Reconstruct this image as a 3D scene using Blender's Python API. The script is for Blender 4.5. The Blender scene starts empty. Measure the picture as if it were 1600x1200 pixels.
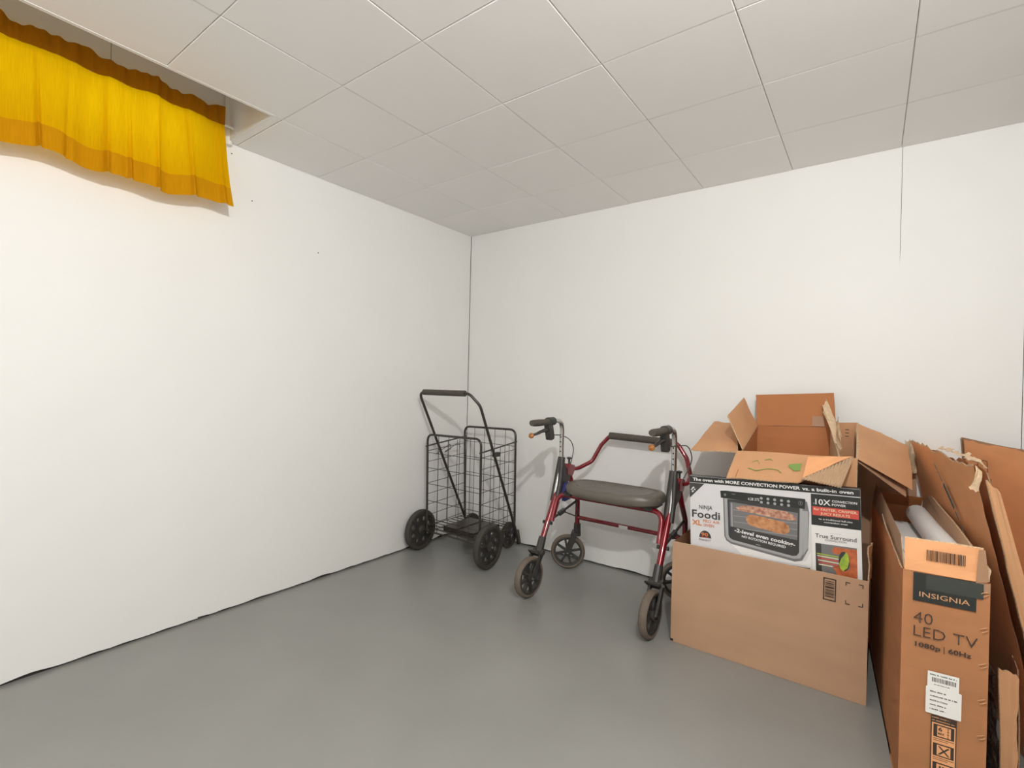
import bpy, bmesh, math, random
from mathutils import Vector, Matrix, noise

random.seed(7)
D = bpy.data
SC = bpy.context.scene
COL = SC.collection
PI = math.pi

# ------------------------------------------------------------------ camera, world, exposure
CAM = Vector((2.3405, -2.6563, 1.0653))
F_PX, YAW, PITCH, ROLL = 764.95, 0.632675, -0.0025055, 0.0236223
ROOM_H = 2.1084
cd = D.cameras.new('camera')
cam = D.objects.new('camera', cd)
COL.objects.link(cam)
cd.sensor_fit = 'HORIZONTAL'
cd.sensor_width = 36.0
cd.lens = 36.0 * F_PX / 1600.0
cd.clip_start = 0.02
fw = Vector((-math.sin(YAW) * math.cos(PITCH), math.cos(YAW) * math.cos(PITCH), math.sin(PITCH)))
rt = fw.cross(Vector((0, 0, 1))).normalized()
up = rt.cross(fw)
r2 = math.cos(ROLL) * rt + math.sin(ROLL) * up
u2 = -math.sin(ROLL) * rt + math.cos(ROLL) * up
m = Matrix.Identity(4)
for i in range(3):
    m[i][0], m[i][1], m[i][2], m[i][3] = r2[i], u2[i], -fw[i], CAM[i]
cam.matrix_world = m
SC.camera = cam

world = D.worlds.new('world')
SC.world = world
world.use_nodes = True
bg = world.node_tree.nodes['Background']
bg.inputs[0].default_value = (0.86, 0.93, 1.0, 1)
bg.inputs[1].default_value = 3.6

world.cycles.sampling_method = 'NONE'
SC.cycles.sample_clamp_indirect = 3.0

SC.view_settings.view_transform = 'Standard'
SC.view_settings.look = 'None'
SC.view_settings.exposure = -0.10
SC.view_settings.gamma = 1.0
SC.view_settings.use_curve_mapping = False

LAMP_POS = (2.43, -2.36, 2.108)
LAMP_WATTS = 106.0
FILL_WATTS = 15.0
LAMP_COLOR = (1.0, 0.965, 0.95, 1)


# ------------------------------------------------------------------ materials
def srgb(r, g, b):
    def c(x):
        x /= 255.0
        return x / 12.92 if x <= 0.04045 else ((x + 0.055) / 1.055) ** 2.4
    return (c(r), c(g), c(b), 1.0)


def mat(name, col, rough=0.6, metal=0.0, var=0.0, scale=8.0, bump=0.0, bscale=60.0, spec=0.5, coat=0.0,
        col2=None, stretch=None, detail=4.0):
    m = D.materials.new(name)
    m.use_nodes = True
    nt = m.node_tree
    b = nt.nodes['Principled BSDF']
    b.inputs['Base Color'].default_value = col
    b.inputs['Roughness'].default_value = rough
    b.inputs['Metallic'].default_value = metal
    b.inputs['Specular IOR Level'].default_value = spec
    b.inputs['Coat Weight'].default_value = coat
    tc = nt.nodes.new('ShaderNodeTexCoord')
    mp = nt.nodes.new('ShaderNodeMapping')
    nt.links.new(tc.outputs['Object'], mp.inputs['Vector'])
    if stretch:
        mp.inputs['Scale'].default_value = stretch
    if var > 0 or col2:
        n = nt.nodes.new('ShaderNodeTexNoise')
        n.inputs['Scale'].default_value = scale
        n.inputs['Detail'].default_value = detail
        nt.links.new(mp.outputs['Vector'], n.inputs['Vector'])
        rp = nt.nodes.new('ShaderNodeValToRGB')
        rp.color_ramp.elements[0].position = 0.3
        rp.color_ramp.elements[1].position = 0.7
        a = col2 or tuple(c * (1 - var) for c in col[:3]) + (1,)
        z = col if col2 else tuple(min(1, c * (1 + var)) for c in col[:3]) + (1,)
        rp.color_ramp.elements[0].color = a
        rp.color_ramp.elements[1].color = z
        nt.links.new(n.outputs['Fac'], rp.inputs['Fac'])
        nt.links.new(rp.outputs['Color'], b.inputs['Base Color'])
    if bump > 0:
        n2 = nt.nodes.new('ShaderNodeTexNoise')
        n2.inputs['Scale'].default_value = bscale
        n2.inputs['Detail'].default_value = 3
        nt.links.new(mp.outputs['Vector'], n2.inputs['Vector'])
        bp = nt.nodes.new('ShaderNodeBump')
        bp.inputs['Strength'].default_value = bump
        bp.inputs['Distance'].default_value = 0.004
        nt.links.new(n2.outputs['Fac'], bp.inputs['Height'])
        nt.links.new(bp.outputs['Normal'], b.inputs['Normal'])
    return m


def fabric(name, col, trans, tcol, weave=420.0):
    m = D.materials.new(name)
    m.use_nodes = True
    nt = m.node_tree
    nt.nodes.clear()
    out = nt.nodes.new('ShaderNodeOutputMaterial')
    mix = nt.nodes.new('ShaderNodeMixShader')
    mix.inputs[0].default_value = trans
    d = nt.nodes.new('ShaderNodeBsdfDiffuse')
    t = nt.nodes.new('ShaderNodeBsdfTranslucent')
    tc = nt.nodes.new('ShaderNodeTexCoord')
    mp = nt.nodes.new('ShaderNodeMapping')
    mp.inputs['Scale'].default_value = (1, weave, 14)
    n = nt.nodes.new('ShaderNodeTexNoise')
    n.inputs['Scale'].default_value = 1.0
    n.inputs['Detail'].default_value = 2
    nt.links.new(tc.outputs['Object'], mp.inputs['Vector'])
    nt.links.new(mp.outputs['Vector'], n.inputs['Vector'])
    for node, c in ((d, col), (t, tcol)):
        rp = nt.nodes.new('ShaderNodeValToRGB')
        rp.color_ramp.elements[0].position = 0.3
        rp.color_ramp.elements[1].position = 0.7
        rp.color_ramp.elements[0].color = tuple(x * 0.86 for x in c[:3]) + (1,)
        rp.color_ramp.elements[1].color = c
        nt.links.new(n.outputs['Fac'], rp.inputs['Fac'])
        nt.links.new(rp.outputs['Color'], node.inputs['Color'])
    nt.links.new(d.outputs[0], mix.inputs[1])
    nt.links.new(t.outputs[0], mix.inputs[2])
    nt.links.new(mix.outputs[0], out.inputs['Surface'])
    return m


def emit(name, col, strength):
    m = D.materials.new(name)
    m.use_nodes = True
    b = m.node_tree.nodes['Principled BSDF']
    b.inputs['Base Color'].default_value = col
    b.inputs['Emission Color'].default_value = col
    b.inputs['Emission Strength'].default_value = strength
    return m


def glass(name):
    m = D.materials.new(name)
    m.use_nodes = True
    nt = m.node_tree
    nt.nodes.clear()
    out = nt.nodes.new('ShaderNodeOutputMaterial')
    mix = nt.nodes.new('ShaderNodeMixShader')
    fr = nt.nodes.new('ShaderNodeFresnel')
    t = nt.nodes.new('ShaderNodeBsdfTransparent')
    t.inputs[0].default_value = (0.92, 0.95, 0.94, 1)
    g = nt.nodes.new('ShaderNodeBsdfGlossy')
    g.inputs['Roughness'].default_value = 0.02
    nt.links.new(fr.outputs[0], mix.inputs[0])
    nt.links.new(t.outputs[0], mix.inputs[1])
    nt.links.new(g.outputs[0], mix.inputs[2])
    nt.links.new(mix.outputs[0], out.inputs['Surface'])
    return m


M = {}
M['wall'] = mat('wall_paint', (0.825, 0.817, 0.797, 1), 0.55, var=0.012, scale=2.5, bump=0.02, bscale=40)
M['wall_dark'] = mat('gap_dark', (0.03, 0.028, 0.025, 1), 0.9)
M['tile'] = mat('ceiling_tile', (0.88, 0.86, 0.84, 1), 0.5, var=0.01, scale=3, bump=0.03, bscale=25)
M['grout'] = mat('tile_backing', (0.16, 0.15, 0.14, 1), 0.9)
M['floor'] = mat('painted_concrete', (0.262, 0.260, 0.243, 1), 0.28, var=0.05, scale=3.0, bump=0.05, bscale=9, spec=0.5)
M['white_trim'] = mat('white_trim', (0.82, 0.81, 0.78, 1), 0.4)
M['glass'] = glass('window_glass')
M['bulb_glass'] = glass('bulb_glass')
M['fill_tube'] = emit('fill_tube_glow', (1.0, 0.985, 0.975, 1), 1.0)
M['blocker_bronze'] = mat('dark_bronze', (0.05, 0.04, 0.03, 1), 0.5, metal=0.3)
M['fill_housing'] = mat('fill_housing', (0.75, 0.74, 0.72, 1), 0.4)
YEL = (0.70, 0.34, 0.004, 1)
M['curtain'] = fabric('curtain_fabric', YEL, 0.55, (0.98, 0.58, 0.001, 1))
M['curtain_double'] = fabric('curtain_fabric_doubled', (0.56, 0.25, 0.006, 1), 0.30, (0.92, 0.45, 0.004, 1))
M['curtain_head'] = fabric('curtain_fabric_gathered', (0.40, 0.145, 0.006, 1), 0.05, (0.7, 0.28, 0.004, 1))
M['black_tube'] = mat('black_brown_enamel', (0.030, 0.022, 0.016, 1), 0.32, spec=0.6)
M['black_plastic'] = mat('black_plastic', (0.034, 0.031, 0.028, 1), 0.45)
M['rubber'] = mat('black_rubber', (0.045, 0.040, 0.034, 1), 0.75, bump=0.1, bscale=120)
M['foam_grip'] = mat('grey_foam_grip', (0.075, 0.064, 0.052, 1), 0.85, bump=0.15, bscale=250)
M['steel'] = mat('steel_bolt', (0.6, 0.6, 0.6, 1), 0.3, metal=1.0)
M['red'] = mat('red_metallic_paint', (0.20, 0.006, 0.014, 1), 0.25, metal=0.25, coat=0.6)
M['chrome'] = mat('chrome_tube', (0.62, 0.61, 0.60, 1), 0.22, metal=1.0)
M['seat'] = mat('seat_vinyl', (0.115, 0.100, 0.082, 1), 0.38, bump=0.05, bscale=180)
M['tyre'] = mat('grey_brown_tyre', (0.135, 0.105, 0.080, 1), 0.7, var=0.12, scale=20)
M['orange'] = mat('orange_reflector', (0.34, 0.12, 0.02, 1), 0.25, coat=0.5)
M['blue'] = mat('blue_strap', (0.045, 0.05, 0.22, 1), 0.7)
M['paper'] = mat('white_sticker', (0.80, 0.78, 0.74, 1), 0.5)
KR = (0.440, 0.262, 0.158, 1)
M['kraft'] = mat('kraft_cardboard', KR, 0.72, var=0.05, scale=5, bump=0.05, bscale=140, stretch=(1, 1, 2.5))
M['kraft_warm'] = mat('kraft_cardboard_warm', (0.760, 0.360, 0.162, 1), 0.68, var=0.07, scale=6, bump=0.06, bscale=120, stretch=(1, 1, 2.5))
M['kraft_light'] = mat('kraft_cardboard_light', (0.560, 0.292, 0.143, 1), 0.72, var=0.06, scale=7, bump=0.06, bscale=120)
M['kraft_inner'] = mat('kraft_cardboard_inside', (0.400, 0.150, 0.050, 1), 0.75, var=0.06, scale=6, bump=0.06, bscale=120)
M['kraft_edge'] = mat('kraft_cardboard_edge', (0.52, 0.36, 0.22, 1), 0.85, var=0.35, scale=260, detail=1)
M['kraft_torn'] = mat('kraft_torn_liner', (0.62, 0.45, 0.29, 1), 0.85, var=0.12, scale=60, bump=0.2, bscale=150)
M['kraft_ribs'] = mat('kraft_corrugation', (0.56, 0.39, 0.25, 1), 0.85)
M['ink'] = mat('brown_black_ink', (0.045, 0.028, 0.020, 1), 0.6)
M['ink_black'] = mat('black_print', (0.020, 0.022, 0.020, 1), 0.38)
M['ink_green'] = mat('green_marker_tape', (0.19, 0.30, 0.07, 1), 0.6)
M['ink_blue'] = mat('blue_green_print', (0.06, 0.10, 0.10, 1), 0.6)
M['gloss_white'] = mat('printed_white_card', (0.66, 0.645, 0.65, 1), 0.32, spec=0.5)
M['print_white'] = mat('print_white', (0.78, 0.77, 0.75, 1), 0.4)
M['print_grey'] = mat('print_grey', (0.36, 0.355, 0.36, 1), 0.35)
M['print_mid'] = mat('print_mid_grey', (0.17, 0.165, 0.165, 1), 0.35)
M['print_dark'] = mat('print_dark', (0.045, 0.043, 0.042, 1), 0.35)
M['print_orange'] = mat('print_orange', (0.62, 0.20, 0.07, 1), 0.4)
M['print_red'] = mat('print_red', (0.58, 0.075, 0.055, 1), 0.38)
M['print_food'] = mat('print_roast', (0.66, 0.33, 0.15, 1), 0.4, col2=(0.30, 0.11, 0.04, 1), scale=45)
M['print_veg'] = mat('print_vegetables', (0.62, 0.40, 0.26, 1), 0.4, col2=(0.28, 0.07, 0.05, 1), scale=75)
M['print_salmon'] = mat('print_salmon', (0.62, 0.17, 0.06, 1), 0.4, col2=(0.36, 0.08, 0.03, 1), scale=40)
M['print_lime'] = mat('print_lime', (0.45, 0.56, 0.05, 1), 0.4, col2=(0.22, 0.36, 0.05, 1), scale=60)
M['print_pale'] = mat('print_pale', (0.70, 0.62, 0.42, 1), 0.4)
M['tape'] = mat('clear_packing_tape', (0.36, 0.20, 0.11, 1), 0.15, spec=0.7)
M['tape_dark'] = mat('packing_tape_over_print', (0.035, 0.040, 0.035, 1), 0.12, spec=0.7)
M['foam'] = mat('white_foam', (0.78, 0.77, 0.75, 1), 0.6, bump=0.1, bscale=90)
M['film'] = mat('dark_plastic_film', (0.06, 0.052, 0.045, 1), 0.25, var=0.4, scale=14, bump=0.8, bscale=30)


# ------------------------------------------------------------------ mesh helpers
class MB:
    def __init__(self):
        self.v, self.f, self.mi = [], [], []

    def add(self, verts, faces, mi=0):
        o = len(self.v)
        self.v += [Vector(p) for p in verts]
        for f in faces:
            self.f.append(tuple(i + o for i in f))
            self.mi.append(mi)
        return self

    def box(self, x0, x1, y0, y1, z0, z1, mi=0):
        p = [(x0, y0, z0), (x1, y0, z0), (x1, y1, z0), (x0, y1, z0), (x0, y0, z1), (x1, y0, z1), (x1, y1, z1), (x0, y1, z1)]
        return self.add(p, [(0, 3, 2, 1), (4, 5, 6, 7), (0, 1, 5, 4), (1, 2, 6, 5), (2, 3, 7, 6), (3, 0, 4, 7)], mi)

    def bar(self, a, b, w, h, upv=(0, 0, 1), mi=0):
        """rectangular bar from a to b, w across, h along upv"""
        a, b = Vector(a), Vector(b)
        d = (b - a).normalized()
        s = d.cross(Vector(upv)).normalized()
        n = s.cross(d)
        p = []
        for q in (a, b):
            for i, j in ((-1, -1), (1, -1), (1, 1), (-1, 1)):
                p.append(q + s * i * w / 2 + n * j * h / 2)
        return self.add(p, [(0, 1, 2, 3), (7, 6, 5, 4), (0, 4, 5, 1), (1, 5, 6, 2), (2, 6, 7, 3), (3, 7, 4, 0)], mi)

    def tube(self, path, r, n=10, mi=0, flat=1.0):
        P = [Vector(p) for p in path]
        k = len(P)
        rr = r if isinstance(r, (list, tuple)) else [r] * k
        T = []
        for i in range(k):
            t = (P[min(i + 1, k - 1)] - P[max(i - 1, 0)])
            T.append(t.normalized())
        a = Vector((0, 0, 1)) if abs(T[0].z) < 0.9 else Vector((1, 0, 0))
        nrm = (a - T[0] * a.dot(T[0])).normalized()
        V, Fc = [], []
        for i in range(k):
            nrm = (nrm - T[i] * nrm.dot(T[i])).normalized()
            b = T[i].cross(nrm)
            for j in range(n):
                an = 2 * PI * j / n
                V.append(P[i] + (nrm * math.cos(an) * flat + b * math.sin(an)) * rr[i])
        for i in range(k - 1):
            for j in range(n):
                Fc.append((i * n + j, i * n + (j + 1) % n, (i + 1) * n + (j + 1) % n, (i + 1) * n + j))
        Fc.append(tuple(range(n - 1, -1, -1)))
        Fc.append(tuple((k - 1) * n + j for j in range(n)))
        return self.add(V, Fc, mi)

    def lathe(self, prof, c, ax, n=24, mi=0, closed=False):
        """prof: (radius, height along ax)"""
        c, ax = Vector(c), Vector(ax).normalized()
        a = Vector((0, 0, 1)) if abs(ax.z) < 0.9 else Vector((1, 0, 0))
        s = (a - ax * a.dot(ax)).normalized()
        t = ax.cross(s)
        V, Fc = [], []
        k = len(prof)
        for r, h in prof:
            for j in range(n):
                an = 2 * PI * j / n
                V.append(c + ax * h + (s * math.cos(an) + t * math.sin(an)) * r)
        for i in range(k if closed else k - 1):
            i2 = (i + 1) % k
            for j in range(n):
                Fc.append((i * n + j, i * n + (j + 1) % n, i2 * n + (j + 1) % n, i2 * n + j))
        if not closed:
            if prof[0][0] > 1e-5:
                Fc.append(tuple(range(n - 1, -1, -1)))
            if prof[-1][0] > 1e-5:
                Fc.append(tuple((k - 1) * n + j for j in range(n)))
        return self.add(V, Fc, mi)

    def prism(self, pts, O, U, V, N, t, mi=0):
        """2D polygon pts in frame (O,U,V), extruded by t along N"""
        O, U, V, N = Vector(O), Vector(U), Vector(V), Vector(N)
        k = len(pts)
        a = [O + U * p[0] + V * p[1] for p in pts]
        b = [p + N * t for p in a]
        Fc = [tuple(range(k - 1, -1, -1)), tuple(range(k, 2 * k))]
        Fc += [(i, (i + 1) % k, k + (i + 1) % k, k + i) for i in range(k)]
        return self.add(a + b, Fc, mi)

    def mesh(self, name, mats, smooth=False, inv=None, weld=False):
        me = D.meshes.new(name)
        vs = self.v if inv is None else [inv @ p for p in self.v]
        me.from_pydata([tuple(p) for p in vs], [], self.f)
        for x in (mats if isinstance(mats, (list, tuple)) else [mats]):
            me.materials.append(x)
        if any(self.mi):
            me.polygons.foreach_set('material_index', self.mi)
        bm = bmesh.new()
        bm.from_mesh(me)
        if weld:
            bmesh.ops.remove_doubles(bm, verts=bm.verts, dist=1e-5)
        bmesh.ops.recalc_face_normals(bm, faces=bm.faces)
        if smooth:
            for f in bm.faces:
                f.smooth = True
            for e in bm.edges:
                if len(e.link_faces) == 2 and e.calc_face_angle(0) > 0.7:
                    e.smooth = False
        bm.to_mesh(me)
        bm.free()
        return me

    def build(self, name, mats, parent=None, smooth=False, world=False, weld=False):
        inv = wmat(parent).inverted() if (world and parent is not None) else None
        o = D.objects.new(name, self.mesh(name, mats, smooth, inv, weld))
        COL.objects.link(o)
        if parent is not None:
            o.parent = parent
        return o


def wmat(o):
    mm = Matrix.Identity(4)
    while o is not None:
        mm = o.matrix_basis @ mm
        o = o.parent
    return mm


def thing(name, label, cat, loc=(0, 0, 0), rot=(0, 0, 0), group=None):
    o = D.objects.new(name, None)
    COL.objects.link(o)
    o.empty_display_size = 0.05
    o.location = loc
    o.rotation_euler = rot
    tag(o, label, cat, group)
    return o


def tag(o, label=None, cat=None, group=None, kind=None):
    for k, x in (('label', label), ('category', cat), ('group', group), ('kind', kind)):
        if x:
            o[k] = x
    return o


def fillet(pts, r, n=6):
    P = [Vector(p) for p in pts]
    rr = r if isinstance(r, (list, tuple)) else [r] * len(P)
    out = [P[0]]
    for i in range(1, len(P) - 1):
        a, b, c = P[i - 1], P[i], P[i + 1]
        u, v = (a - b), (c - b)
        ang = u.angle(v)
        if PI - ang < 0.02:
            out.append(b)
            continue
        d = min(rr[i] / math.tan(ang / 2), u.length * 0.48, v.length * 0.48)
        s, e = b + u.normalized() * d, b + v.normalized() * d
        for k in range(n + 1):
            t = k / n
            out.append((1 - t) ** 2 * s + 2 * t * (1 - t) * b + t * t * e)
    out.append(P[-1])
    return out


def smooth_path(pts, n=6):
    P = [Vector(p) for p in pts]
    Q = [P[0] * 2 - P[1]] + P + [P[-1] * 2 - P[-2]]
    out = []
    for i in range(1, len(Q) - 2):
        for k in range(n):
            t = k / n
            a, b, c, d = Q[i - 1], Q[i], Q[i + 1], Q[i + 2]
            out.append(0.5 * ((2 * b) + (c - a) * t + (2 * a - 5 * b + 4 * c - d) * t * t + (3 * b - a - 3 * c + d) * t ** 3))
    out.append(P[-1])
    return out


def sheet(name, q, parent, mats=None, t=0.005, nx=8, ny=6, warp=0.0, jag=None, seed=0, world=True, back=None, bow=0.0):
    """cardboard panel: q = four corners (p00, p10, p11, p01), thickness t along the normal.
    jag: dict edge -> depth for 'u0','u1','v0','v1' torn edges. Faces slot 0, back slot 2, edges slot 1"""
    a, b, c, d = [Vector(p) for p in q]
    n = ((b - a).cross(d - a) + (c - b).cross(c - d)).normalized()
    jag = jag or {}
    rnd = random.Random(seed)
    G = []
    for j in range(ny + 1):
        row = []
        for i in range(nx + 1):
            s, v = i / nx, j / ny
            if i == 0 and 'u0' in jag: s += jag['u0'] * rnd.random()
            if i == nx and 'u1' in jag: s -= jag['u1'] * rnd.random()
            if j == 0 and 'v0' in jag: v += jag['v0'] * rnd.random()
            if j == ny and 'v1' in jag: v -= jag['v1'] * rnd.random()
            p = a * (1 - s) * (1 - v) + b * s * (1 - v) + c * s * v + d * (1 - s) * v
            if warp or bow:
                p = p + n * (warp * noise.noise(Vector((s * 2.3 + seed, v * 2.3, seed * 0.7))) + bow * 4 * s * (1 - s) * 0.5 * (1 + v * 0))
            row.append(p)
        G.append(row)
    mb = MB()
    V = [p - n * t / 2 for r in G for p in r] + [p + n * t / 2 for r in G for p in r]
    k = (nx + 1) * (ny + 1)
    idx = lambda i, j, s: s * k + j * (nx + 1) + i
    front, rear, edge = [], [], []
    for j in range(ny):
        for i in range(nx):
            rear.append((idx(i, j, 0), idx(i, j + 1, 0), idx(i + 1, j + 1, 0), idx(i + 1, j, 0)))
            front.append((idx(i, j, 1), idx(i + 1, j, 1), idx(i + 1, j + 1, 1), idx(i, j + 1, 1)))
    for i in range(nx):
        edge.append((idx(i, 0, 0), idx(i + 1, 0, 0), idx(i + 1, 0, 1), idx(i, 0, 1)))
        edge.append((idx(i, ny, 1), idx(i + 1, ny, 1), idx(i + 1, ny, 0), idx(i, ny, 0)))
    for j in range(ny):
        edge.append((idx(0, j, 1), idx(0, j + 1, 1), idx(0, j + 1, 0), idx(0, j, 0)))
        edge.append((idx(nx, j, 0), idx(nx, j + 1, 0), idx(nx, j + 1, 1), idx(nx, j, 1)))
    mb.v = V
    mb.f = front + rear + edge
    mb.mi = [0] * len(front) + [2] * len(rear) + [1] * len(edge)
    f0 = mats or M['kraft']
    return mb.build(name, [f0, M['kraft_edge'], back or f0], parent, world=world)


def curve_mesh(cu):
    o = D.objects.new('tmp', cu)
    COL.objects.link(o)
    dg = bpy.context.evaluated_depsgraph_get()
    me = D.meshes.new_from_object(o.evaluated_get(dg))
    D.objects.remove(o)
    D.curves.remove(cu)
    return me


def text_mesh(s, bold=0.0, sp=1.0):
    cu = D.curves.new('tmp', 'FONT')
    cu.body = s
    cu.resolution_u = 2
    cu.offset = bold
    cu.space_character = sp
    return curve_mesh(cu)


_tm = text_mesh('H')
CAPH = max(v.co.y for v in _tm.vertices)


def lettering(s, parent, u, v, w, h, mt, bold=0.0, y=-0.0007, rot=0.0, align='L', name='lettering', sp=1.0):
    """text on a front face (local x right, z up, y out of the page negative); u,v = baseline start, w = width or None, h = cap height"""
    me = text_mesh(s, bold, sp)
    x0 = min(p.co.x for p in me.vertices)
    x1 = max(p.co.x for p in me.vertices)
    sy = h / (CAPH + bold)
    sx = w / (x1 - x0) if w else sy
    ca, sa = math.cos(rot), math.sin(rot)
    for p in me.vertices:
        a = (p.co.x - x0) * sx
        b = p.co.y * sy
        if align == 'C':
            a -= (x1 - x0) * sx / 2
        p.co = (u + a * ca - b * sa, y, v + a * sa + b * ca)
    me.materials.clear()
    me.materials.append(mt)
    for pl in me.polygons:
        pl.material_index = 0
    o = D.objects.new(name, me)
    COL.objects.link(o)
    o.parent = parent
    return o


def patch(name, parent, pts, mt, y=-0.0004):
    """flat printed area on a front face, pts = (u, v)"""
    mb = MB()
    mb.prism(pts, (0, y, 0), (1, 0, 0), (0, 0, 1), (0, 1, 0), 0.0003)
    return mb.build(name, mt, parent)


def fine_print(parent, u, v, w, h, mt, y, rot=0.0, seed=0):
    """a line of print too small to read: a row of short strokes, one mesh"""
    r = random.Random(seed)
    mb = MB()
    ca, sa = math.cos(rot), math.sin(rot)
    a = 0.0
    while a < w:
        b = min(w, a + h * r.uniform(.35, .75))
        c = h * r.choice((1.0, 1.0, .75))
        mb.prism([(u + p * ca - q * sa, v + p * sa + q * ca) for p, q in ((a, 0), (b, 0), (b, c), (a, c))], (0, y, 0), (1, 0, 0), (0, 0, 1), (0, 1, 0), .0002)
        a = b + h * r.choice((.18, .18, .18, .18, .9))
    o = mb.build('fine_print', mt, parent)
    o['kind'] = 'stuff'
    return o


def rect(u0, v0, u1, v1):
    return [(u0, v0), (u1, v0), (u1, v1), (u0, v1)]


def rrect(u0, v0, u1, v1, r, n=5, corners=(1, 1, 1, 1)):
    pts = []
    for k, (cx, cy, a0) in enumerate(((u0 + r, v0 + r, PI), (u1 - r, v0 + r, 1.5 * PI), (u1 - r, v1 - r, 0), (u0 + r, v1 - r, 0.5 * PI))):
        if not corners[k]:
            pts.append(((u0, v0), (u1, v0), (u1, v1), (u0, v1))[k])
            continue
        for i in range(n + 1):
            a = a0 + 0.5 * PI * i / n
            pts.append((cx + r * math.cos(a), cy + r * math.sin(a)))
    return pts


def ell(cx, cy, rx, ry, n=18, a0=0, a1=2 * PI):
    full = abs(a1 - a0 - 2 * PI) < 1e-6
    k = n if full else n + 1
    return [(cx + rx * math.cos(a0 + (a1 - a0) * i / n), cy + ry * math.sin(a0 + (a1 - a0) * i / n)) for i in range(k)]


def plate_with_holes(R, holes, t):
    """disc mesh (local xy) with round holes; holes = (x, y, r)"""
    cu = D.curves.new('tmp', 'CURVE')
    cu.dimensions = '2D'
    cu.fill_mode = 'BOTH'
    cu.extrude = t / 2
    for cx, cy, r, n in [(0, 0, R, 36)] + [(x, y, r, 10) for x, y, r in holes]:
        sp = cu.splines.new('POLY')
        sp.points.add(n - 1)
        for i in range(n):
            sp.points[i].co = (cx + r * math.cos(2 * PI * i / n), cy + r * math.sin(2 * PI * i / n), 0, 1)
        sp.use_cyclic_u = True
    return curve_mesh(cu)


def axis_frame(c, ax):
    ax = Vector(ax).normalized()
    s = Vector((0, 0, 1)).cross(ax).normalized()
    t = ax.cross(s)
    mm = Matrix.Identity(4)
    for i in range(3):
        mm[i][0], mm[i][1], mm[i][2], mm[i][3] = s[i], t[i], ax[i], c[i]
    return mm


def struct(o):
    o['kind'] = 'structure'
    return o


# ================================================================== THE ROOM
X1, Y0 = 2.83, -4.45          # right wall, rear wall
H = ROOM_H
N_X0, N_Y1 = 0.388, -1.660    # ceiling cut-out over the window (x < N_X0, y < N_Y1)
N_Y0, N_TOP = -3.20, 2.46
WY0, WY1, WZ0, WZ1 = -2.86, -1.735, 1.865, 2.215     # window opening in the left wall

mb = MB()
mb.box(-0.15, X1 + 0.1, Y0 - 0.1, 0.12, -0.1, 0.0)
struct(tag(mb.build('floor', M['floor']), 'grey painted concrete floor', 'floor'))

rnd = random.Random(3)


def wall_panel_mesh(length, z0, z1, jagged):
    """profile in (s, z): bottom edge chipped"""
    pts = []
    n = max(2, int(length / 0.02))
    for i in range(n + 1):
        s = length * i / n
        pts.append((s, z0 + (jagged * (0.25 + 0.75 * abs(noise.noise(Vector((s * 9, 1.7, 0)))) ** 1.5 * 2) if jagged else 0)))
    return pts + [(length, z1), (0, z1)]


# left wall: backing, and the painted sheet with the window opening
mb = MB()
for y0, y1, z0, z1 in ((Y0, WY0, 0, 2.5), (WY1, 0.1, 0, 2.5), (WY0, WY1, 0, WZ0), (WY0, WY1, WZ1, 2.5)):
    mb.box(-0.14, -0.012, y0, y1, z0, z1)
wl = struct(tag(mb.build('wall_left', M['wall_dark']), 'white painted wall with the small high window', 'wall'))
for y0, y1, z0, z1, jag in ((Y0, WY0, 0, 2.5, .008), (WY1, -0.003, 0, 2.5, .010), (WY0, WY1, 0, WZ0, .010), (WY0, WY1, WZ1, 2.5, 0)):
    mb = MB()
    mb.prism(wall_panel_mesh(y1 - y0, z0 + (0.006 if jag else 0), z1, jag), (-0.012, y0, 0), (0, 1, 0), (0, 0, 1), (1, 0, 0), 0.012)
    mb.build('wall_panel', M['wall'], wl)
for y, z in ((-1.638, 2.066), (-1.544, 1.883), (-1.202, 1.719)):
    mb = MB()
    mb.lathe([(0.003, 0), (0.003, 0.0006)], (0, y, z), (1, 0, 0), 8)
    mb.build('nail_hole', M['wall_dark'], wl)

# back wall: three painted sheets with open joints
mb = MB()
mb.box(-0.14, X1 + 0.1, 0.012, 0.1, 0, 2.5)
wb = struct(tag(mb.build('wall_back', M['wall_dark']), 'white painted back wall behind the boxes', 'wall'))
for x0, x1, g0, g1 in ((0.0025, 2.4282, 0.0, 0.0), (2.4282, 2.806, 0.0016, 0.0), (2.8085, X1, 0, 0)):
    base = wall_panel_mesh(x1 - x0, 0.006, 2.5, 0.009)
    if g0:
        base = base[:-1] + [(g0, 2.5), (g0, 1.68), (0.0, 1.60)]
    mb = MB()
    mb.prism(base, (x0, 0.012, 0), (1, 0, 0), (0, 0, 1), (0, -1, 0), 0.012)
    mb.build('wall_panel', M['wall'], wb)
mb = MB()
mb.box(X1, X1 + 0.1, Y0, 0.0, 0, 2.5)
struct(tag(mb.build('wall_right', M['wall']), 'white painted wall on the right', 'wall'))
mb = MB()
mb.box(-0.1, X1 + 0.1, Y0 - 0.1, Y0, 0, 2.5)
struct(tag(mb.build('wall_rear', M['wall']), 'white painted wall behind the camera', 'wall'))

# ceiling: backing sheet with the cut-out, then the square tiles
mb = MB()
ZB = H + 0.0125
for x0, x1, y0, y1 in ((N_X0, X1, Y0, 0), (0, N_X0, N_Y1, 0), (0, N_X0, Y0, N_Y0)):
    mb.box(x0, x1, y0, y1, ZB, ZB + 0.03)
ce = struct(tag(mb.build('ceiling', M['grout']), 'ceiling of square off-white tiles', 'ceiling'))
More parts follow.
